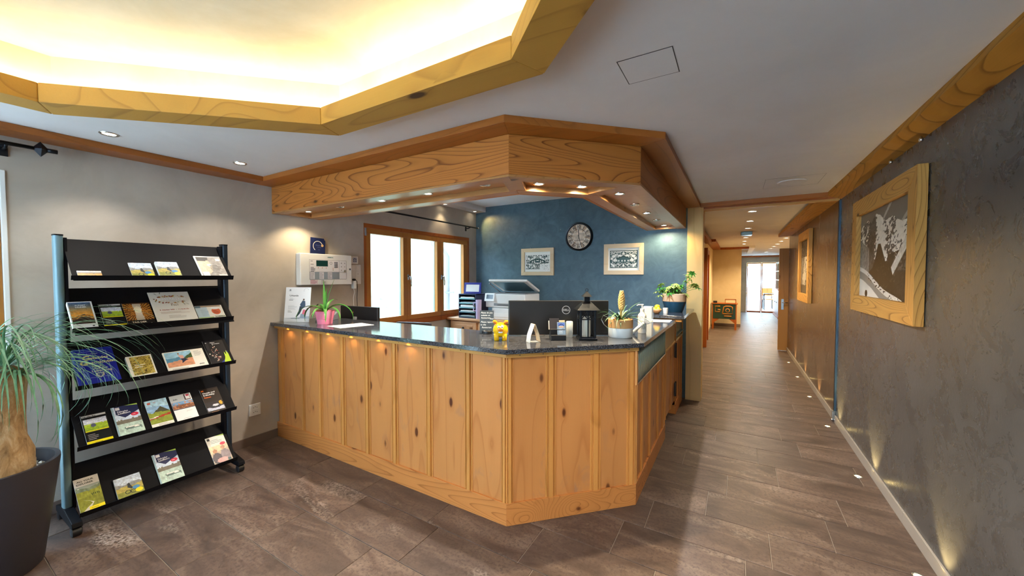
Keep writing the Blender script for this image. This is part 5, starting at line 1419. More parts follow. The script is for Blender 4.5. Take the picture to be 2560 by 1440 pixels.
s.ring(0, 0, rc*.53, rc*.56, '#20242a', n=48)
for k, rm in enumerate(['XII', 'I', 'II', 'III', 'IIII', 'V', 'VI', 'VII', 'VIII', 'IX', 'X', 'XI']):
    vs2, ts = text_tris(rm, rc*.30, 'CENTER', 0, .0012); a = R(90-k*30); b0 = len(s.v); s.step()
    for vx, vy in vs2:
        r_ = rc*.60+vy; tx = vx*0.8; s.v.append((r_*math.cos(a)+tx*math.sin(a), r_*math.sin(a)-tx*math.cos(a), s.z))
    for tr in ts: s.f.append(tuple(b0+i for i in tr)); s.c.append(srgb('#1c2026'))
sheet_child(s, 'numerals', t, 0.022)
obj('hour_hand', B(-.004, .004, -.03, rc*.5, .027, .029), 'black', t, True).rotation_euler = (0, 0, R(4))
obj('minute_hand', B(-.003, .003, -.02, rc*.78, .030, .032), 'black', t, True).rotation_euler = (0, 0, R(-164))

# ================================================================== CHARCOAL WALL
def on_right(name, label, cat, y0, z0, d=0.0):
    return thing(name, label, cat, mat=frame_m((XR-d, y0, z0), (0, -1, 0), (0, 0, 1)))
def interp(U, pts): return np.interp(U, [p[0] for p in pts], [p[1] for p in pts])
def mountain(U, V):
    n1 = fbm(U*9+V*3, V*9, 3, 5); n2 = fbm(U*44-V*26, V*30+U*14, 8, 4); n3 = fbm(U*5, V*5, 21, 3)
    b = .42+.16*(1-V)*2*.5+.2*np.clip(.25-U, 0, 1)+.05*n3
    cl = (np.abs(V-(.86+(U-.5)*1.1)) < .02*(1+3*(U-.5))) & (U > .5) & (U < .66); b = np.where(cl, .66, b)
    cl2 = (np.abs(V-(.78+(U-.84)*.9)) < .025) & (U > .82); b = np.where(cl2, .66, b)
    ridge = interp(U, [(0, .82), (.06, .87), (.13, .89), (.2, .915), (.25, .86), (.30, .91), (.36, .945), (.43, .92), (.5, .87), (.555, .835), (.62, .85), (.69, .85), (.76, .80), (.83, .772), (.9, .78), (1, .735)])+.012*(fbm(U*40, U*0, 5)-.5)
    mt = V < ridge
    slope = n2+.30*np.sin((U*1.6+V*.5)*20+4*n1)*.35
    snow = .90-.10*n2
    rock = .22+.25*n2
    dens = interp(U, [(0, .45), (.15, .5), (.22, .2), (.3, .12), (.38, .8), (.5, .86), (.6, .6), (.68, .45), (.78, .78), (.88, .7), (1, .35)])*np.clip(.55+.65*V, 0, 1)
    m = np.where(slope < dens*.92, snow, rock)
    m = np.where((U < .22) & (V < .68-.5*U), .40+.25*n2, m)
    b = np.where(mt, m, b)
    lo = (U > .60) & (V < .52-.2*np.abs(U-.9)) ; b = np.where(lo & (n2 < .56+.3*(U < .7)), .16+.12*n1, b)
    rid = (np.abs(V-(.34+(U-.72)*1.25)) < .06) & (U > .6) & (U < .95); b = np.where(rid, .88-.2*n2, b)
    sp = (V < interp(U, [(.12, .24), (.2, .28), (.3, .34), (.36, .45), (.41, .60), (.46, .60), (.50, .52), (.56, .40), (.64, .38), (.70, .25), (.76, .0)])+.02*(n1-.5)) & (U > .15) & (U < .75)
    b = np.where(sp, .13+.10*n1+.10*(n2 > .68), b)
    b = np.where((U > .73) & (V < .30), .14+.16*n2, b)
    s1 = .36-.44*U+.02*np.sin(U*9)
    b = np.where(V < s1, .86-.12*n3, b); b = np.where((V < s1) & (np.abs(V-(s1-.10)) < .035+.02*n3), .55, b)
    b = np.where((V < s1) & (V > s1-.07) & (U > .2) & (vnoise(U*44, V*52, 17) > .76), .2, b)
    b = np.where(((U-.17)**2/.0009+(V-.035)**2/.0018) < 1, .12, b)
    b = np.clip((b-.13)*1.32, .02, 1.0)
    return grey(b)*np.array([1.0, .99, .97])
def trees(U, V):
    n1 = fbm(U*8, V*10, 4, 5); n2 = fbm(U*20, V*26, 6, 4)
    b = .35+.2*n1; b = np.where((np.abs(U-.5+.1*np.sin(V*7)) < .16+.08*n1) & (V > .12) & (V < .72), .80-.15*n2, b)
    b = np.where((V > .68) & (n2 > .45), .14, b); b = np.where(V < .14+.05*n1, .22+.1*n2, b); b = np.where((n2 < .38), .18, b)
    return grey(b)*np.array([1.0, .97, .92])
def big_picture(label, y0, y1, z0, z1, fw, fn, nx, ny):
    t = on_right('framed_photograph', label, 'picture', y0, z0, 0.004)
    w, h = y0-y1, z1-z0
    obj('backing', B(.02, w-.02, .02, h-.02, 0, .012), 'black', t, True)
    frame4(t, w, h, fw, 0.045, 'frame', 'frame_z')
    s = Sheet(); s.grid(fw, fw, w-fw, h-fw, nx, ny, fn); sheet_child(s, 'photo_print', t, 0.014)
    return t
# frames lie in rotated axes: their grain follows the local x / y axes
M['frame'] = wood('picture_frame_wood_a', '#e0aa5c', '#6f430f', knot='#3a1e08', axis='X', freq=34, contrast=0.9, knots=0.3, rough=0.55, sc_=1.6)
M['frame_z'] = wood('picture_frame_wood_b', '#e0aa5c', '#6f430f', knot='#3a1e08', axis='Y', freq=34, contrast=0.9, knots=0.3, rough=0.55, sc_=1.6)
big_picture('large black and white mountain photograph in a rustic wooden frame', 4.295, 2.952, 1.219, 2.121, 0.125, mountain, 210, 170)
big_picture('rustic framed black and white photograph further down the hallway', 7.60, 6.575, 1.125, 2.165, 0.12, trees, 60, 60)
for i, y in enumerate((3.49, 3.01)):
    t = thing('picture_hook', ('small chrome picture hook under the wall trim above the mountain photograph', 'small chrome picture hook under the wall trim, right of the mountain photograph')[i], 'hook', (XR-0.02, y, 2.25))
    obj('hook_body', lathe(bmesh.new(), [(0.004, 0.03), (0.009, 0.02), (0.011, 0.008), (0.007, 0.0)], (XR-0.022, y, 2.255), 14), 'chrome', t, smooth=True)
    obj('hook_arm', tube(bmesh.new(), [(XR, y, 2.27), (XR-0.022, y, 2.272), (XR-0.022, y, 2.26)], 0.003, 6), 'chrome', t)

# ================================================================== CEILING FITTINGS
t = thing('access_hatch', 'flush square access hatch in the lobby ceiling', 'hatch', (-0.32, 1.64, ZC))
gp = bmesh.new(); x0, x1, y0, y1, g = -0.427, -0.217, 1.54, 1.745, 0.0035
for q in ((x0, x1, y0, y0+g), (x0, x1, y1-g, y1), (x0, x0+g, y0, y1), (x1-g, x1, y0, y1)): box(gp, *q, ZC-0.0012, ZC-0.0004)
obj('gap_frame', gp, 'black', t)
obj('hatch_board', B(x0+g, x1-g, y0+g, y1-g, ZC-0.0015, ZC-0.0003), 'ceil', t)
t = thing('ceiling_speaker', 'round ceiling speaker in a square panel near the hallway', 'speaker', (0.42, 4.27, ZC))
gp = bmesh.new(); x0, x1, y0, y1, g = 0.21, 0.635, 4.06, 4.48, 0.003
for q in ((x0, x1, y0, y0+g), (x0, x1, y1-g, y1), (x0, x0+g, y0, y1), (x1-g, x1, y0, y1)): box(gp, *q, ZC-0.0012, ZC-0.0004)
obj('panel_edge', gp, 'grey', t)
obj('grille', lathe(bmesh.new(), [(0.09, -0.006), (0.10, -0.008), (0.112, -0.004), (0.114, -0.0004)], (0.42, 4.27, ZC), 36), 'ceil', t, smooth=True)
t = thing('ceiling_beamer', 'small white unit on the hallway ceiling between the lights', 'ceiling unit', (0.155, 8.6, ZC))
obj('housing', B(0.06, 0.25, 8.5, 8.75, ZC-0.07, ZC-0.001), 'bluesteel', t, bevel=0.01)
t = thing('ceiling_light_box', 'long pale light box on the far hallway ceiling', 'light', (0.33, 14, ZC))
obj('housing', B(0.30, 0.44, 12.6, 15.6, ZC-0.06, ZC-0.001), 'paper', t, bevel=0.005)

# ================================================================== THINGS ON THE COUNTER
ZT = 1.0755
def at(name, label, cat, x, y, deg, z=ZT, group=None): return thing(name, label, cat, (x, y, z), R(deg), group)
# certificate
t = at('certificate', 'white certificate with a skier standing at the beige wall', 'certificate', -3.52, 1.99, 27)
w, h = 0.245, 0.325
tilt = Matrix.Rotation(R(-8), 4, 'X')
m = tilt @ Matrix.Rotation(R(90), 4, 'X') @ Matrix.Translation((-w/2, 0, 0))
obj('board', xf(B(0, w, 0, h, -0.004, 0), m), 'paper', t, True, bevel=0.0005)
obj('easel_strut', xf(B(w*.4, w*.6, 0.002, h*.6, -0.008, -0.004), m), 'paper', t, True)
s = Sheet(); s.rect(0, 0, w, h, '#e3e6ea'); s.rect(0, 0, w, h*.12, '#cfd4d8'); s.poly([(0, h*.10), (w, h*.17), (w, h*.10), (w*.5, h*.08)], '#b4bcc4')
s.text(w*.16, h*.735, h*.075, 'Urkunde', '#4a5058', bold=.0004); s.lines(w*.17, h*.68, w*.2, 2, h*.03, '#a0a6ac', h*.008); s.lines(w*.15, h*.62, w*.25, 1, .01, '#7a8088', h*.016); s.lines(w*.13, h*.46, w*.38, 5, h*.026, '#b4bac0', h*.008)
s.lines(w*.13, h*.31, w*.18, 2, h*.035, '#90969c', h*.014); s.ell(w*.18, h*.92, w*.04, h*.02, '#7c8288', 10); s.lines(w*.12, h*.885, w*.15, 1, .01, '#9aa0a6', h*.008)
s.ring(w*.82, h*.90, w*.09, w*.096, '#8a9098', 20, 200, 12)
s.ell(w*.74, h*.645, w*.035, h*.025, '#5a4a42'); s.poly([(w*.70, h*.62), (w*.80, h*.60), (w*.82, h*.46), (w*.74, h*.40), (w*.66, h*.42), (w*.60, h*.5)], '#3f536c'); s.poly([(w*.60, h*.46), (w*.72, h*.42), (w*.62, h*.24), (w*.50, h*.14), (w*.46, h*.15), (w*.56, h*.3)], '#34404e')
s.poly([(w*.74, h*.36), (w*.86, h*.34), (w*.86, h*.2), (w*.7, h*.22)], '#cc6a80'); s.poly([(w*.66, h*.24), (w*.86, h*.2), (w*.88, h*.1), (w*.62, h*.12)], '#8a9cae'); s.rect(w*.28, h*.1, w*.62, h*.11, '#5a646e')
sheet_child(s, 'front_print', t, 0, m)
# pink pot with strap leaves
px, py = -3.175, 2.052
t = at('potted_bromeliad', 'green strap-leaved plant in a pink pot on the counter', 'potted plant', px, py, 0)
obj('pot', lathe(bmesh.new(), [(0.002, 0.0), (0.062, 0.0), (0.068, 0.045), (0.070, 0.046), (0.084, 0.115), (0.080, 0.115), (0.074, 0.10), (0.002, 0.098)], (0, 0, 0), 36, cap=False), 'pink', t, True, True, auto=True)
obj('soil', lathe(bmesh.new(), [(0.002, 0.0985), (0.074, 0.099)], (0, 0, 0), 20), 'soil', t, True)
rn = random.Random(6)
V30 = R(30.7)
def cam_az(a): return V30+a      # azimuth 0 = to the right as seen from the camera
for az, ln, el, dr, w_ in ((.05, .36, 1.25, 2.9, .034), (.5, .30, 1.2, 2.6, .032), (-.45, .27, 1.1, 2.7, .030), (2.9, .32, 1.15, 2.9, .032), (3.4, .36, 1.2, 3.1, .030), (2.4, .24, 1.2, 2.0, .030), (1.5, .26, 1.3, 1.6, .028), (4.6, .22, 1.1, 2.4, .030), (5.2, .26, 1.05, 2.7, .030)):
    bm = bmesh.new(); blade(bm, [Vector((q_.x, q_.y, max(q_.z, .012))) for q_ in arc((0.012*math.cos(cam_az(az)), 0.012*math.sin(cam_az(az)), 0.10), cam_az(az), ln, el, dr, 12)], w_, fold=.18); obj('leaf', bm, 'leaf', t, True, True)
for az, ln, el in ((2.2, .30, 1.50), (.6, .33, 1.38), (1.6, .22, 1.45)):
    bm = bmesh.new(); blade(bm, arc((0, 0, 0.10), cam_az(az), ln, el, .15, 8), .026, fold=.25); obj('leaf', bm, 'leaf', t, True, True)
for i in range(9):
    bm = bmesh.new(); blade(bm, arc((-0.02, 0.0, 0.10), cam_az(rn.uniform(2.2, 4.2)), rn.uniform(.10, .2), rn.uniform(.7, 1.3), rn.uniform(1, 2.6), 7), .012, fold=.3); obj('dry_leaf', bm, 'leaf_dry', t, True, True)
# papers
def papers(label, pts, z=ZT, name='paper_sheet', th=0.0012):
    o = obj(name, PR(pts, z, z+th), 'paper'); tag(o, label, 'paper'); return o
papers('loose white paper sheet beside the pink flower pot', [(-3.0, 1.955), (-2.78, 1.93), (-2.72, 2.215), (-2.93, 2.25)])
papers('white paper sheet at the far end of the worktop', [(-0.74, 3.67), (-0.525, 3.74), (-0.53, 3.94), (-0.78, 3.88)])
# desk phone behind the pot
t = at('desk_phone', 'dark desk phone half hidden behind the pink pot', 'telephone', -3.45, 2.24, 30)
obj('base', extr(bmesh.new(), [(-.07, 0), (.07, 0), (.07, .075), (-.07, .03)], (-.07, 0, 0), (0, 1, 0), (0, 0, 1), (.16, 0, 0)), 'grey', t, True, bevel=0.004)
obj('handset', tube(bmesh.new(), [(-.05, -.05, .05), (-.05, -.02, .07), (-.05, .04, .09), (-.05, .07, .085)], [.018, .014, .014, .018], 10), 'black', t, True, True)
kp = bmesh.new()
for i in range(3):
    for j in range(4): box(kp, .0+.022*i, .016+.022*i, -.05+.026*j, -.032+.026*j, .04+.0085*j, .052+.0085*j)
obj('keys', kp, 'black', t, True)
# left monitor (back of the screen)
t = at('monitor', 'dark monitor seen from behind at the left end of the counter', 'monitor', -3.29, 2.50, 3, 0.73)
obj('back_shell', B(-.27, .27, -.012, .02, .15, .465), 'black', t, True, bevel=0.006)
obj('screen_panel', B(-.26, .26, .02, .022, .16, .455), 'screen', t, True)
obj('stand_column', B(-.06, -.02, -.03, -.012, .0, .36), 'grey', t, True, bevel=0.003)
obj('stand_base', B(-.12, .12, -.06, .10, 0, .012), 'grey', t, True, bevel=0.003)
s = Sheet(); s.text(0, 0, .035, 'hp', '#b98a5a', 'CENTER', shear=.25, bold=.0008); sheet_child(s, 'logo', t, 0, Matrix.Translation((-.09, -.0125, .395)) @ Matrix.Rotation(R(90), 4, 'X'))
# office chair
t = thing('office_chair', 'office chair behind the counter with only its back showing', 'chair', (-3.1, 3.05, 0), R(14))
obj('backrest', xf(PR([(-.23, 0), (.23, 0), (.21, .05), (.0, .07), (-.21, .05)], 0.55, 0.985), Matrix.Identity(4)), 'potblack', t, True, bevel=0.03)
obj('seat', B(-.24, .24, 0.07, .52, .43, .50), 'potblack', t, True, bevel=0.02)
obj('back_bar', B(-.03, .03, .05, .09, .44, .7), 'black', t, True)
obj('gas_column', lathe(bmesh.new(), [(.03, .06), (.03, .43)], (0, .3, 0), 12), 'black', t, True)
for k in range(5):
    a = k*2*math.pi/5; obj('leg', tube(bmesh.new(), [(0, .3, .09), (.28*math.cos(a), .3+.28*math.sin(a), .05)], .018, 8), 'black', t, True); 
for k in range(5):
    a = k*2*math.pi/5; obj('caster', ball(bmesh.new(), (.28*math.cos(a), .3+.28*math.sin(a), .025), .025, seg=10, rings=8), 'black', t, True)
# wide monitor
t = thing('wide_monitor', 'wide black monitor seen from behind at the counter corner', 'monitor', (-1.087, 2.483, ZT), R(30.7))
obj('back_shell', extr(bmesh.new(), [(-.356, .0), (.356, .0), (.36, .02), (-.36, .02)], (0, 0, .006), (1, 0, 0), (0, 1, 0), (0, 0, .246)), 'black', t, True, bevel=0.004)
obj('screen_panel', B(-.35, .35, .02, .023, .012, .246), 'screen', t, True)
obj('stand_base', B(-.10, .10, .0, .05, 0, .006), 'grey', t, True, bevel=0.002)
s = Sheet(); s.ring(0, 0, .026, .0295, '#a9adb4', n=30); s.text(0, -.007, .021, 'DELL', '#a9adb4', 'CENTER', bold=.0003); sheet_child(s, 'logo', t, 0, Matrix.Translation((.053, -.0008, .185)) @ Matrix.Rotation(R(90), 4, 'X'))
# piggy bank
t = at('piggy_bank', 'glossy yellow pig money box on the counter corner', 'money box', -1.352, 2.125, 33)
b = bmesh.new(); ball(b, (0, 0, .068), .050, .056, .050, 28, 18)
for x in (-.026, .026):
    for y in (-.026, .028): lathe(b, [(.0145, 0.0), (.016, .003), (.016, .02), (.019, .042)], (x, y, 0), 16)
obj('body', b, 'yellow', t, True, True)
for sx in (-1, 1):
    e = bmesh.new(); ball(e, (0, 0, 0), .017, .007, .013, 14, 10); xf(e, Matrix.Translation((sx*.036, -.012, .121)) @ Matrix.Rotation(sx*R(-28), 4, 'Y') @ Matrix.Rotation(R(30), 4, 'X'))
    ear = obj('ear', e, 'yellow', t, True, True)
    e = bmesh.new(); ball(e, (0, 0, 0), .011, .004, .008, 12, 8); xf(e, Matrix.Translation((sx*.036, -.018, .118)) @ Matrix.Rotation(sx*R(-28), 4, 'Y') @ Matrix.Rotation(R(30), 4, 'X')); obj('inner_ear', e, 'orange', ear, True, True)
    eye = obj('eye', ball(bmesh.new(), (sx*.010, -.048, .092), .011, .006, .008, 12, 8), 'white', t, True, True)
    obj('pupil', ball(bmesh.new(), (sx*.010, -.0535, .092), .003, .0015, .003, 8, 6), 'black', eye, True, True)
sn = obj('snout', ball(bmesh.new(), (0, -.055, .075), .020, .011, .013, 18, 12), 'orange', t, True, True)
for sx in (-1, 1): obj('nostril', ball(bmesh.new(), (sx*.006, -.0655, .077), .0022, .0015, .0035, 8, 6), 'redwood', sn, True)
obj('smile', xf(ball(bmesh.new(), (0, 0, 0), .015, .005, .006, 14, 8), Matrix.Translation((0, -.053, .058))), 'white', t, True, True)
# chalk board sign
t = at('chalkboard_sign', 'small chalkboard with handwritten notice beside the yellow pig', 'sign', -1.585, 2.30, 28)
w, h = .104, .168
m = Matrix.Translation((-w/2, 0, .004)) @ Matrix.Rotation(R(-7), 4, 'X') @ Matrix.Rotation(R(90), 4, 'X')
obj('board', xf(B(0, w, 0, h, -.005, 0), m), 'blackmetal', t, True, bevel=0.0006)
obj('base', xf(lathe(bmesh.new(), [(.03, 0), (.034, .004), (.034, .026), (.03, .03)], (0.005, 0.0, 0), 26), Matrix.Diagonal((1.15, .8, .8, 1))), 'black', t, True, True, auto=True)
s = Sheet(); s.rect(0, 0, w, h, '#434c54')
for i, (x, tx) in enumerate(((.008, 'Please do you'), (.008, 'website on'), (.01, 'Restaurant'))): s.text(x, h*.87-i*.019, .0155, tx, '#dfe4e6', shear=.15, bold=.0002)
s.text(.076, h*.61, .013, 'How', '#e6eaec', shear=.15, bold=.0003); s.rect(.004, h*.575, w-.004, h*.58, '#8a9298')
for i, (x, tx) in enumerate(((.008, 'Please report'), (.006, 'to the'), (.016, 'Restaurant'))): s.text(x, h*.46-i*.02, .0165, tx, '#dfe4e6', shear=.15, bold=.0002)
s.text(.03, h*.06, .0165, 'Thank you', '#dfe4e6', shear=.15, bold=.0002)
sheet_child(s, 'chalk_writing', t, 0, m)
# tent card
t = at('tent_card', 'white folded tent card with beige front on the counter corner', 'card', -1.125, 2.165, 52)
ms = [(-.038, 0, 0), (-.030, 0, .05), (-.004, 0, .118), (.002, 0, .118), (.028, 0, .055), (.038, 0, 0.004)]
def strip(pts, y0, y1, th=.0015):
    bm = bmesh.new()
    for a, b in zip(pts, pts[1:]):
        a, b = Vector(a), Vector(b); d = (b-a).normalized(); nn = Vector((d.z, 0, -d.x))*th
        q = [bm.verts.new(p+Vector((0, y, 0))) for p in (a, b, b+nn, a+nn) for y in (y0, y1)]
        for f in ((0, 2, 3, 1), (2, 4, 5, 3), (4, 6, 7, 5), (6, 0, 1, 7), (0, 6, 4, 2), (1, 3, 5, 7)): bm.faces.new([q[i] for i in f])
    bmesh.ops.recalc_face_normals(bm, faces=bm.faces); return bm
obj('back_flap', strip(ms[:3], -.03, .03), 'paper', t, True)
obj('front_flap', strip(ms[3:], -.03, .03), 'birch', t, True)
obj('bottom_flap', B(-.038, .034, -.03, .03, 0, .0015), 'paper', t, True)
s = Sheet(); s.lines(-.018, .075, .03, 4, .017, '#8a6a54', .004)
sheet_child(s, 'print', t, 0, Matrix.Translation((.014, 0, .0)) @ Matrix.Rotation(R(90), 4, 'Z') @ Matrix.Rotation(R(67), 4, 'X') @ Matrix.Translation((0, .012, .014)))
# card holder
t = at('card_holder', 'black stepped business card holder with visiting cards', 'card holder', -1.03, 2.335, 33)
obj('tier', B(-.05, .05, -.05, .045, 0, .035), 'black', t, True, bevel=0.002); obj('tier', B(-.05, .05, -.015, .045, .035, .07), 'black', t, True, bevel=0.002); obj('tier', B(-.05, .05, .02, .045, .07, .10), 'black', t, True, bevel=0.002)
for (x, y, z, w, h, mt, nm, lb) in ((-.052, .012, .07, .066, .072, 'potblack', 'business_card', 'dark business card in the upper pocket of the card holder'), (-.058, .016, .065, .05, .06, 'paper', 'business_card', 'white business card behind the dark one in the card holder'), (.012, .014, .06, .042, .068, 'birch', 'business_card', 'beige business card peeking out of the card holder'), (-.004, -.022, .035, .056, .085, 'grey', 'business_card', 'grey blue business card with a house logo in the card holder')):
    c = at(nm, lb, 'card', -1.03, 2.335, 33, ZT, 'business cards'); m = Matrix.Translation((x, y, z)) @ Matrix.Rotation(R(-14), 4, 'X') @ Matrix.Rotation(R(90), 4, 'X')
    obj('card', xf(B(0, w, 0, h, -.0012, 0), m), mt, c, True)
    if mt == 'grey':
        s = Sheet(); s.rect(0, 0, w, h, '#7e95ae'); s.rect(w*.1, h*.72, w*.9, h*.92, '#4c6ac4'); s.poly([(w*.15, h*.66), (w*.5, h*.82), (w*.85, h*.66), (w*.85, h*.72), (w*.5, h*.88), (w*.15, h*.72)], '#2a3650'); s.rect(w*.22, h*.55, w*.78, h*.68, '#c9a48c'); s.lines(w*.22, h*.46, w*.55, 6, h*.07, '#dde4ea', h*.02); sheet_child(s, 'card_print', c, 0, m)
# white box behind
o = obj('white_canister', lathe(bmesh.new(), [(.022, 0), (.024, .004), (.024, .108), (.021, .112)], (-0.994, 2.457, ZT), 24), 'enamel', smooth=True, auto=True); tag(o, 'slim white canister between card holder and lantern', 'canister')
# lantern
t = at('candle_lantern', 'blue-black metal lantern with pitched roof and candle', 'lantern', -0.868, 2.452, 31)
q = .054
for sx in (-1, 1):
    for sy in (-1, 1): obj('post', B(min(sx*q, sx*(q-.010)), max(sx*q, sx*(q-.010)), min(sy*q, sy*(q-.010)), max(sy*q, sy*(q-.010)), .01, .20), 'blackmetal', t, True, bevel=0.001)
obj('base', B(-.062, .062, -.062, .062, 0, .014), 'blackmetal', t, True, bevel=0.002)
for (ax, sg) in (('x', -1), ('x', 1), ('y', -1), ('y', 1)):
    fr_ = bmesh.new(); ang = {('y', -1): 0, ('x', 1): 90, ('y', 1): 180, ('x', -1): 270}[(ax, sg)]
    for a in ((-.044, .044, .192, .20), (-.044, .044, .134, .140), (-.044, .044, .014, .022), (-.004, .004, .022, .192)): box(fr_, a[0], a[1], -q, -q+.006, a[2], a[3])
    for x0 in (-.044, .004):
        for s0 in (0, 1):
            xa, xb = x0, x0+.04
            za, zb = (.142, .190) if s0 else (.190, .142); tube(fr_, [(xa, -q+.003, za), (xb, -q+.003, zb)], .003, 6)
    f = obj('side_frame', xf(fr_, Matrix.Rotation(R(ang), 4, 'Z')), 'blackmetal', t, True)
    obj('pane', xf(B(-.044, .044, -q+.0065, -q+.0080, .02, .195), Matrix.Rotation(R(ang), 4, 'Z')), 'glass_lantern', f, True)
def pyr(bm, h0, a, h1, b):
    v = [bm.verts.new((x*a, y*a, h0)) for x, y in ((-1, -1), (1, -1), (1, 1), (-1, 1))]+[bm.verts.new((x*b, y*b, h1)) for x, y in ((-1, -1), (1, -1), (1, 1), (-1, 1))]
    bm.faces.new(v[3::-1]); bm.faces.new(v[4:])
    for i in range(4): bm.faces.new([v[i], v[(i+1) % 4], v[4+(i+1) % 4], v[4+i]])
    return bm
obj('roof', pyr(bmesh.new(), .20, .076, .258, .020), 'blackmetal', t, True, bevel=0.001)
obj('chimney', B(-.018, .018, -.018, .018, .256, .290), 'blackmetal', t, True)
obj('chimney_roof', pyr(bmesh.new(), .288, .032, .322, .004), 'blackmetal', t, True)
obj('ring', tube(bmesh.new(), [(.010*math.cos(k*.7), 0, .332+.010*math.sin(k*.7)) for k in range(10)], .002, 6), 'blackmetal', t, True)
t = at('pillar_candle', 'cream pillar candle inside the metal lantern', 'candle', -0.872, 2.458, 0, ZT+.0145)
obj('wax_body', lathe(bmesh.new(), [(.027, 0), (.0285, .003), (.0285, .135), (.024, .140), (.004, .136)], (0, 0, 0), 28), 'wax', t, True, True, auto=True)
obj('wick', tube(bmesh.new(), [(0, 0, .135), (.002, 0, .15)], .0015, 6), 'black', t, True)
# bromeliad planter
t = at('flowering_bromeliad', 'bromeliad with tan cone flower in a white enamel and straw pot', 'potted plant', -0.697, 2.672, 20)
obj('pot', lathe(bmesh.new(), [(.002, 0), (.080, 0), (.084, .006), (.084, .066)], (0, 0, 0), 40, cap=False), 'enamel', t, True, True, auto=True)
obj('straw_band', lathe(bmesh.new(), [(.0835, .0655)]+[(.0845+.0012*(k % 2), .066+.0037*k) for k in range(17)]+[(.080, .128), (.078, .11), (.002, .108)], (0, 0, 0), 40, cap=False), 'straw', t, True, True)
obj('wire_loop', tube(bmesh.new(), [(-.086, -.01, .06), (-.115, -.01, .085), (-.132, -.01, .12), (-.118, -.01, .15), (-.09, -.01, .135), (-.082, -.01, .118)], .0028, 8), 'steel', t, True, True)
br = bmesh.new(); rn = random.Random(3)
for i in range(44):
    a = rn.uniform(0, 6.28); blade(br, arc((.012*math.cos(a), .012*math.sin(a), .11), a, rn.uniform(.13, .24), rn.uniform(.5, 1.25), rn.uniform(.9, 2.0), 9), rn.uniform(.008, .013), fold=.2)
fo_ = obj('foliage', br, 'leaf_dk', t, True, True); fo_['kind'] = 'stuff'
cone = bmesh.new(); tube(cone, [(0, 0, .11), (.004, 0, .2), (.008, 0, .31)], [.006, .008, .004], 8)
for k in range(15):
    z = .195+.0085*k; r = .026*math.sin(math.pi*(.25+.72*k/15))+.004
    for j in range(5):
        a = j*2*math.pi/5+k*.63; c = Vector((.006+r*math.cos(a)*.62, r*math.sin(a)*.62, z)); e = bmesh.new(); ball(e, (0, 0, 0), .0095, .004, .013, 8, 6)
        xf(e, Matrix.Translation(c) @ Matrix.Rotation(a, 4, 'Z') @ Matrix.Rotation(R(24), 4, 'Y') @ Matrix.Rotation(R(90), 4, 'Z'))
        tmp = bpy.data.meshes.new('x'); e.to_mesh(tmp); e.free(); cone.from_mesh(tmp); bpy.data.meshes.remove(tmp)
obj('flower_cone', cone, 'bract', t, True, True)
for x, y, c_, r in ((-.045, -.03, 'redwood', .018), (-.05, .02, 'white', .02), (.035, -.045, 'straw', .02)): obj('decor_ball', ball(bmesh.new(), (x, y, .115), r, r, r*.8, 14, 10), c_, t, True, True)
# pump bottle
t = at('pump_bottle', 'white hand lotion pump bottle beside the bromeliad', 'bottle', -0.603, 2.93, 30)
obj('bottle', lathe(bmesh.new(), [(.002, 0), (.028, 0), (.031, .006), (.031, .12), (.028, .14), (.016, .152), (.014, .165), (.014, .172), (.002, .172)], (0, 0, 0), 30, cap=False), 'white', t, True, True, auto=True)
pm = obj('pump', lathe(bmesh.new(), [(.015, .165), (.015, .182), (.006, .184), (.006, .205), (.010, .206), (.012, .214), (.004, .217)], (0, 0, 0), 20), 'white', t, True, True, auto=True)
obj('nozzle', tube(bmesh.new(), [(0, 0, .211), (-.03, -.004, .212), (-.042, -.005, .206)], [.006, .005, .004], 8), 'white', pm, True, True)
s = Sheet(); s.rect(-.012, .07, .012, .10, '#7fa06a'); s.lines(-.016, .05, .032, 3, .008, '#5a6066', .003); sheet_child(s, 'label_print', t, 0, Matrix.Translation((0, -.0312, 0)) @ Matrix.Rotation(R(90), 4, 'X'))
# handheld scanner leaning at the bottle
t = at('barcode_scanner', 'white handheld scanner leaning in front of the pump bottle', 'scanner', -0.60, 2.845, 31)
obj('grip', tube(bmesh.new(), [(-.052, 0, .008), (-.035, 0, .03), (0, 0, .062), (.03, .0, .085)], [.011, .0125, .012, .014], 14), 'white', t, True, True)
obj('head', xf(PR([(-.02, -.016), (.02, -.016), (.04, .016), (-.034, .016)], -.014, .014), Matrix.Translation((.042, 0, .098)) @ Matrix.Rotation(R(90), 4, 'X') @ Matrix.Rotation(R(-38), 4, 'Z')), 'white', t, True, bevel=0.006)
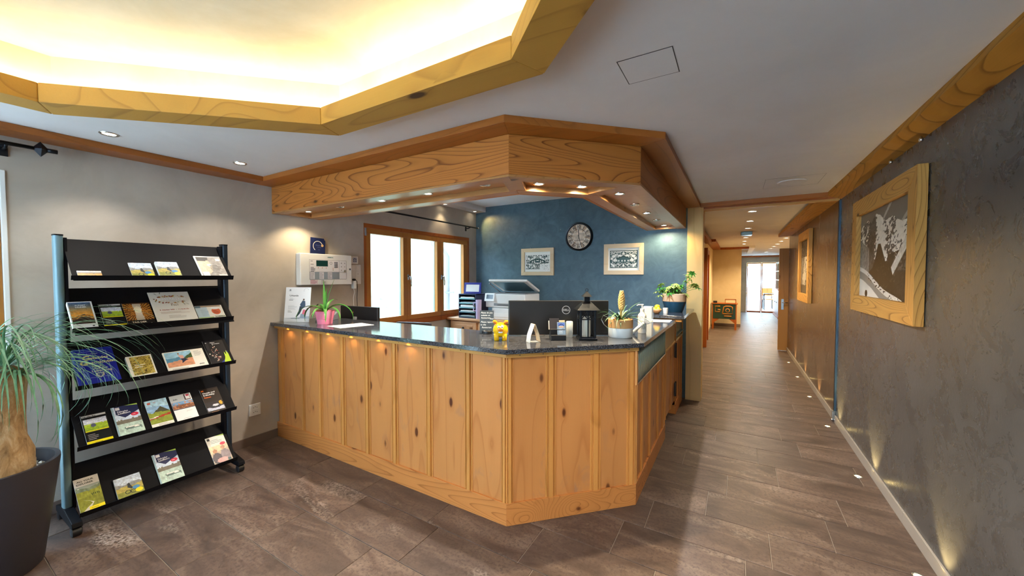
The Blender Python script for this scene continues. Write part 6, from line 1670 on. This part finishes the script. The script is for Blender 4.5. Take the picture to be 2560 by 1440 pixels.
# things at the raised ledge
o = obj('white_gift_box', B(-.755, -.675, 3.70, 3.78, ZT, 1.215), 'enamel', bevel=0.002); tag(o, 'upright white box behind the pump bottle', 'box')
t = at('fruit_bowl', 'small wooden bowl on the raised ledge holding lemons', 'bowl', -0.70, 4.10, 0, 1.1155)
obj('bowl', lathe(bmesh.new(), [(.002, 0), (.022, 0), (.045, .03), (.05, .05), (.046, .05), (.04, .03), (.002, .008)], (0, 0, 0), 28, cap=False), 'dresser', t, True, True)
for i, (x, y, z, a) in enumerate(((-.722, 4.10, 1.158, 20), (-.685, 4.09, 1.162, 100), (-.70, 4.125, 1.185, 60))):
    b = bmesh.new(); lathe(b, [(.001, -.034), (.006, -.031), (.018, -.022), (.024, -.006), (.024, .006), (.018, .022), (.006, .030), (.003, .036)], (0, 0, 0), 16); xf(b, Matrix.Translation((x, y, z)) @ Matrix.Rotation(R(a), 4, 'Z') @ Matrix.Rotation(R(80), 4, 'Y'))
    o = obj('lemon', b, 'lemon', smooth=True); tag(o, ('lemon at the left of the small bowl on the ledge', 'lemon at the right of the small bowl on the ledge', 'topmost lemon in the small bowl on the ledge')[i], 'lemon', 'lemons in the bowl')
o = obj('white_cup', lathe(bmesh.new(), [(.002, 0), (.022, 0), (.026, .04), (.027, .058), (.024, .058), (.022, .01), (.002, .008)], (-.625, 4.17, 1.1155), 26, cap=False), 'white', smooth=True, auto=True); tag(o, 'small white cup on the raised ledge left of the leafy plant', 'cup')
# schefflera
sx_, sy_ = -0.575, 4.42
t = at('potted_schefflera', 'variegated schefflera in a white and blue woven pot on the ledge', 'potted plant', sx_, sy_, 0, 1.1155)
obj('pot', lathe(bmesh.new(), [(.002, 0), (.082, 0), (.088, .01), (.116, .10), (.119, .115)], (0, 0, 0), 36, cap=False), 'potblue', t, True, True, auto=True)
obj('wicker_band', lathe(bmesh.new(), [(.1185, .114)]+[(.1195+.0018*(k % 2), .115+.0055*k) for k in range(16)]+[(.112, .20), (.108, .17), (.002, .165)], (0, 0, 0), 36, cap=False), 'wicker', t, True, True)
lf = bmesh.new()
for k in range(7):
    a = k*2*math.pi/7; p = []
    ln = .055+.008*(k % 2)
    for i in range(6): u = i/5; p.append(Vector((math.cos(a)*ln*u, math.sin(a)*ln*u, -.022*u*u)))
    blade(lf, p, .022, fold=.12)
me_leaf = bpy.data.meshes.new('leaf'); lf.to_mesh(me_leaf); lf.free(); me_leaf.materials.append(M['leaf_var'])
me_leaf2 = me_leaf.copy(); me_leaf2.materials.clear(); me_leaf2.materials.append(M['leaf'])
st_ = bmesh.new(); rn = random.Random(9); heads = []
for i in range(34):
    a = rn.uniform(0, 6.28); r = .13*math.sqrt(rn.random()); z = rn.uniform(.215, .33)-r*.3; heads.append((r*math.cos(a), r*math.sin(a), z))
rgt = Vector((.86, .51, 0))
for d, z in ((.13, .33), (.16, .40), (.19, .42), (.17, .36), (.23, .28), (.26, .26), (.21, .30), (-.15, .30), (-.17, .26), (-.19, .22), (-.16, .18)): v = rgt*d; heads.append((v.x, v.y, z))
for i, hd in enumerate(heads):
    tube(st_, [(hd[0]*.2, hd[1]*.2, .165), (hd[0]*.55, hd[1]*.55, .165+(hd[2]-.165)*.65), hd], .0022, 5)
    o = bpy.data.objects.new('leaf', me_leaf if i % 3 else me_leaf2); COL.objects.link(o); o.parent = t; o.location = hd; out = math.atan2(hd[1], hd[0])
    o.rotation_euler = (rn.uniform(-.5, .5), rn.uniform(.0, .7), out); sc_l = rn.uniform(.75, 1.15); o.scale = (sc_l,)*3; WM[o.name] = WM[t.name]
obj('stems', st_, 'leaf', t, True)

# ================================================================== DRESSER CORNER
t = thing('dresser', 'wooden dresser with panelled drawers below the printer', 'dresser', (-2.9, 4.66, 0))
obj('body', B(-3.62, -2.15, 4.32, 5.04, 0.05, 0.865), 'dresser', t)
obj('top_board', B(-3.66, -2.12, 4.28, 5.05, 0.865, 0.90), 'dresser', t, bevel=0.008)
for i in range(3):
    xa = -3.58+i*0.475
    d = obj('drawer', B(xa, xa+.44, 4.30, 4.322, .68, .845), 'dresser', t, bevel=0.004)
    obj('drawer_field', B(xa+.06, xa+.38, 4.293, 4.30, .72, .805), 'dresser', d, bevel=0.006)
    obj('knob', ball(bmesh.new(), (xa+.22, 4.28, .762), .016, .014, .016, 14, 10), 'black', d, smooth=True)
    d2_ = obj('door', B(xa, xa+.44, 4.30, 4.322, .08, .66), 'dresser', t, bevel=0.004)
    obj('knob', ball(bmesh.new(), (xa+.38, 4.28, .40), .014, .012, .014, 12, 8), 'black', d2_, smooth=True)
# letter tray tower
t = thing('letter_tray_tower', 'black five-tier letter tray with papers by the window', 'letter tray', (-3.32, 4.45, 0.90))
x0, x1, y0, y1, z0 = -3.475, -3.165, 4.33, 4.64, 0.9005
obj('side_panel', B(x0, x0+.012, y0, y1, z0, z0+.345), 'navy', t); obj('side_panel', B(x1-.012, x1, y0, y1, z0, z0+.345), 'navy', t)
obj('back_panel', B(x0, x1, y1-.006, y1, z0, z0+.345), 'navy', t); obj('top_panel', B(x0, x1, y0, y1, z0+.335, z0+.347), 'navy', t); obj('bottom_panel', B(x0, x1, y0, y1, z0, z0+.01), 'navy', t)
for k in range(5):
    z = z0+.014+k*.064
    tr_ = obj('tray', B(x0+.014, x1-.014, y0-.004, y1-.01, z, z+.004), 'navy', t)
    obj('tray_lip', B(x0+.014, x1-.014, y0-.006, y0, z, z+.018), 'bluesteel', tr_)
    sh_ = obj('paper_stack', xf(B(x0+.03, x1-.04, y0+.006, y1-.03, z+.004, z+.022+.012*(k % 3)), Matrix.Identity(4)), 'paper', tr_)
t = thing('blue_picture_frame', 'small blue standing frame on top of the letter tray', 'picture frame', (-3.30, 4.42, 1.2485), R(12))
mm = Matrix.Translation((-.135, 0, 0)) @ Matrix.Rotation(R(-10), 4, 'X') @ Matrix.Rotation(R(90), 4, 'X')
fw_ = .03
for a in ((0, .27, 0, fw_), (0, .27, .165-fw_, .165), (0, fw_, fw_, .165-fw_), (.27-fw_, .27, fw_, .165-fw_)): obj('frame_rail', xf(B(a[0], a[1], a[2], a[3], -.012, 0), mm), 'blueframe', t, True, bevel=0.002)
obj('sheet', xf(B(fw_, .27-fw_, fw_, .165-fw_, -.010, -.004), mm), 'paper', t, True)
obj('strut', xf(B(.11, .16, .004, .12, -.05, -.045), mm), 'blueframe', t, True)
# printer
t = thing('printer', 'white multifunction printer with raised scanner lid', 'printer', (-2.72, 4.70, 0.9005))
X0, X1, Yf, Yb_ = -3.06, -2.42, 4.42, 4.85
obj('paper_tray', B(X0+.11, X1, Yf-.004, Yb_, .9005, 1.06), 'white', t, bevel=0.006)
obj('tray_front', B(X0+.12, X1-.01, Yf-.012, Yf-.004, .935, .99), 'white', t, bevel=0.003)
obj('body', B(X0, X1, Yf, Yb_, 1.065, 1.255), 'white', t, bevel=0.01)
obj('output_slot', B(X0+.14, X1-.02, Yf-.003, Yf+.02, 1.09, 1.125), 'grey', t, bevel=0.003)
obj('slot_shadow', B(X0+.20, X1-.08, Yf-.005, Yf+.0, 1.098, 1.104), 'black', t)
cpn = obj('control_panel', extr(bmesh.new(), [(-.03, 1.15), (-.005, 1.262), (.05, 1.262), (.05, 1.15)], (X0-.005, Yf, 0), (0, 1, 0), (0, 0, 1), (.165, 0, 0)), 'white', t, bevel=0.004)
obj('touch_screen', xf(B(.03, .14, .035, .095, 0, .002), Matrix.Translation((X0-.005, Yf-.030, 1.15)) @ Matrix.Rotation(R(77), 4, 'X')), 'screen', cpn)
obj('scan_bed', B(X0+.10, X1-.01, Yf+.02, Yb_-.02, 1.255, 1.268), 'grey', t)
lid = obj('scanner_lid', xf(B(X0+.02, X1, -.42, 0, 0, .03), Matrix.Translation((0, Yb_, 1.275)) @ Matrix.Rotation(R(-22), 4, 'X')), 'white', t, bevel=0.008)
obj('lid_pad', xf(B(X0+.08, X1-.06, -.38, -.04, -.004, 0), Matrix.Translation((0, Yb_, 1.275)) @ Matrix.Rotation(R(-22), 4, 'X')), 'bluesteel', lid)
obj('lid_arm', tube(bmesh.new(), [(X0+.10, Yf+.25, 1.26), (X0+.03, Yf+.05, 1.40)], .008, 8), 'grey', lid)
s = Sheet(); s.ring(0, 0, .019, .022, '#8a949c', n=24); s.text(0, -.009, .028, 'hp', '#8a949c', 'CENTER', shear=.25); sheet_child(s, 'logo', t, 0, Matrix.Translation((X0+.30, Yf-.0008, 1.19)) @ Matrix.Rotation(R(90), 4, 'X'))
# mug
t = thing('lilac_jug', 'lilac jug with square handle left of the printer', 'jug', (-3.12, 4.38, 0.9005))
obj('body', lathe(bmesh.new(), [(.002, 0), (.034, 0), (.038, .01), (.042, .27), (.038, .27), (.03, .02), (.002, .015)], (-3.115, 4.326, .9005), 26, cap=False), 'lilac', t, smooth=True, auto=True)
obj('handle', tube(bmesh.new(), [(-3.15, 4.322, 1.13), (-3.185, 4.305, 1.13), (-3.19, 4.305, 1.11), (-3.19, 4.305, 1.03), (-3.185, 4.305, 1.015), (-3.15, 4.322, 1.015)], .008, 8), 'lilac', t, smooth=True)

# ================================================================== HALLWAY THINGS
t = thing('painted_chest', 'dark green painted chest with orange ornament on wooden legs', 'chest', (-0.28, 12.4, 0))
x0, x1, y0, y1 = -0.59, 0.03, 12.2, 12.62
obj('body', B(x0+.03, x1-.03, y0, y1, .30, .72), 'green_stove', t, bevel=0.005)
obj('top_board', B(x0-.01, x1+.02, y0-.02, y1+.01, .72, .742), 'redwood', t, bevel=0.004)
for x in (x0+.03, x1-.03):
    for y in (y0+.03, y1-.03): obj('leg', B(x-.025, x+.025, y-.025, y+.025, 0, .72 if y < 12.4 else .3), 'redwood', t)
for sx, xx in ((1, x0+.05), (-1, x1-.05)): obj('corner_brace', extr(bmesh.new(), [(0, .30), (sx*.14, .30), (0, .18)], (xx, y0+.01, 0), (1, 0, 0), (0, 0, 1), (0, .02, 0)), 'redwood', t)
orn = bmesh.new()
def band(pts, r=.016):
    tube(orn, [(x0+.06+p[0]*.5, y0-.004, .34+p[1]*.35) for p in pts], r, 6)
band([(.30, .9), (.06, .9), (.06, .45), (.30, .45), (.30, .62), (.18, .62)]); band([(.42, .30), (.48, .85), (.58, .92), (.80, .92), (.90, .85), (.92, .30), (.42, .30)]); band([(.50, .12), (.86, .12)])
lathe(orn, [(.04, -.012), (.056, -.012), (.056, .004), (.04, .004)], (x0+.06+.67*.5, y0, .34+.58*.35), 18, 'Y', cap=False)
obj('ornament', orn, 'brass', t, smooth=True)
t = thing('small_display_box', 'small pale framed box standing on the green chest', 'box', (-0.13, 12.3, .743))
obj('frame', box(box(box(B(-.265, .01, 12.25, 12.30, .743, .755), -.265, .01, 12.25, 12.30, .85, .862), -.265, -.25, 12.25, 12.30, .755, .85), -.005, .01, 12.25, 12.30, .755, .85), 'redwood', t)
obj('face', B(-.25, -.005, 12.262, 12.298, .755, .85), 'birch', t)
o = obj('small_black_box', B(-.56, -.46, 12.28, 12.36, .743, .80), 'black', bevel=0.004); tag(o, 'small black box at the left on the green chest', 'box')
t = thing('hall_cabinet', 'reddish wooden cabinet at the right end of the hallway', 'cabinet', (1.45, 17.2, 0))
obj('body', B(1.30, 1.597, 16.2, 18.2, .06, 1.0), 'redwood', t, bevel=0.005); obj('plinth', B(1.27, 1.597, 16.15, 18.25, 0, .06), 'redwood', t); obj('top_board', B(1.26, 1.597, 16.14, 18.25, 1.0, 1.03), 'redwood', t)
for k in range(3):
    d = obj('door', B(1.285, 1.30, 16.25+.64*k, 16.85+.64*k, .12, .95), 'redwood', t); obj('knob', ball(bmesh.new(), (1.275, 16.8+.64*k, .55), .015, seg=10, rings=8), 'black', d)
for i, z in enumerate((1.35, 1.68, 2.0)):
    o = obj('wall_shelf', B(1.32, 1.597, 16.3, 18.0, z, z+.03), 'paper'); tag(o, f'white wall shelf above the hallway cabinet, {("lowest", "middle", "highest")[i]} of three', 'shelf', 'hallway wall shelves')
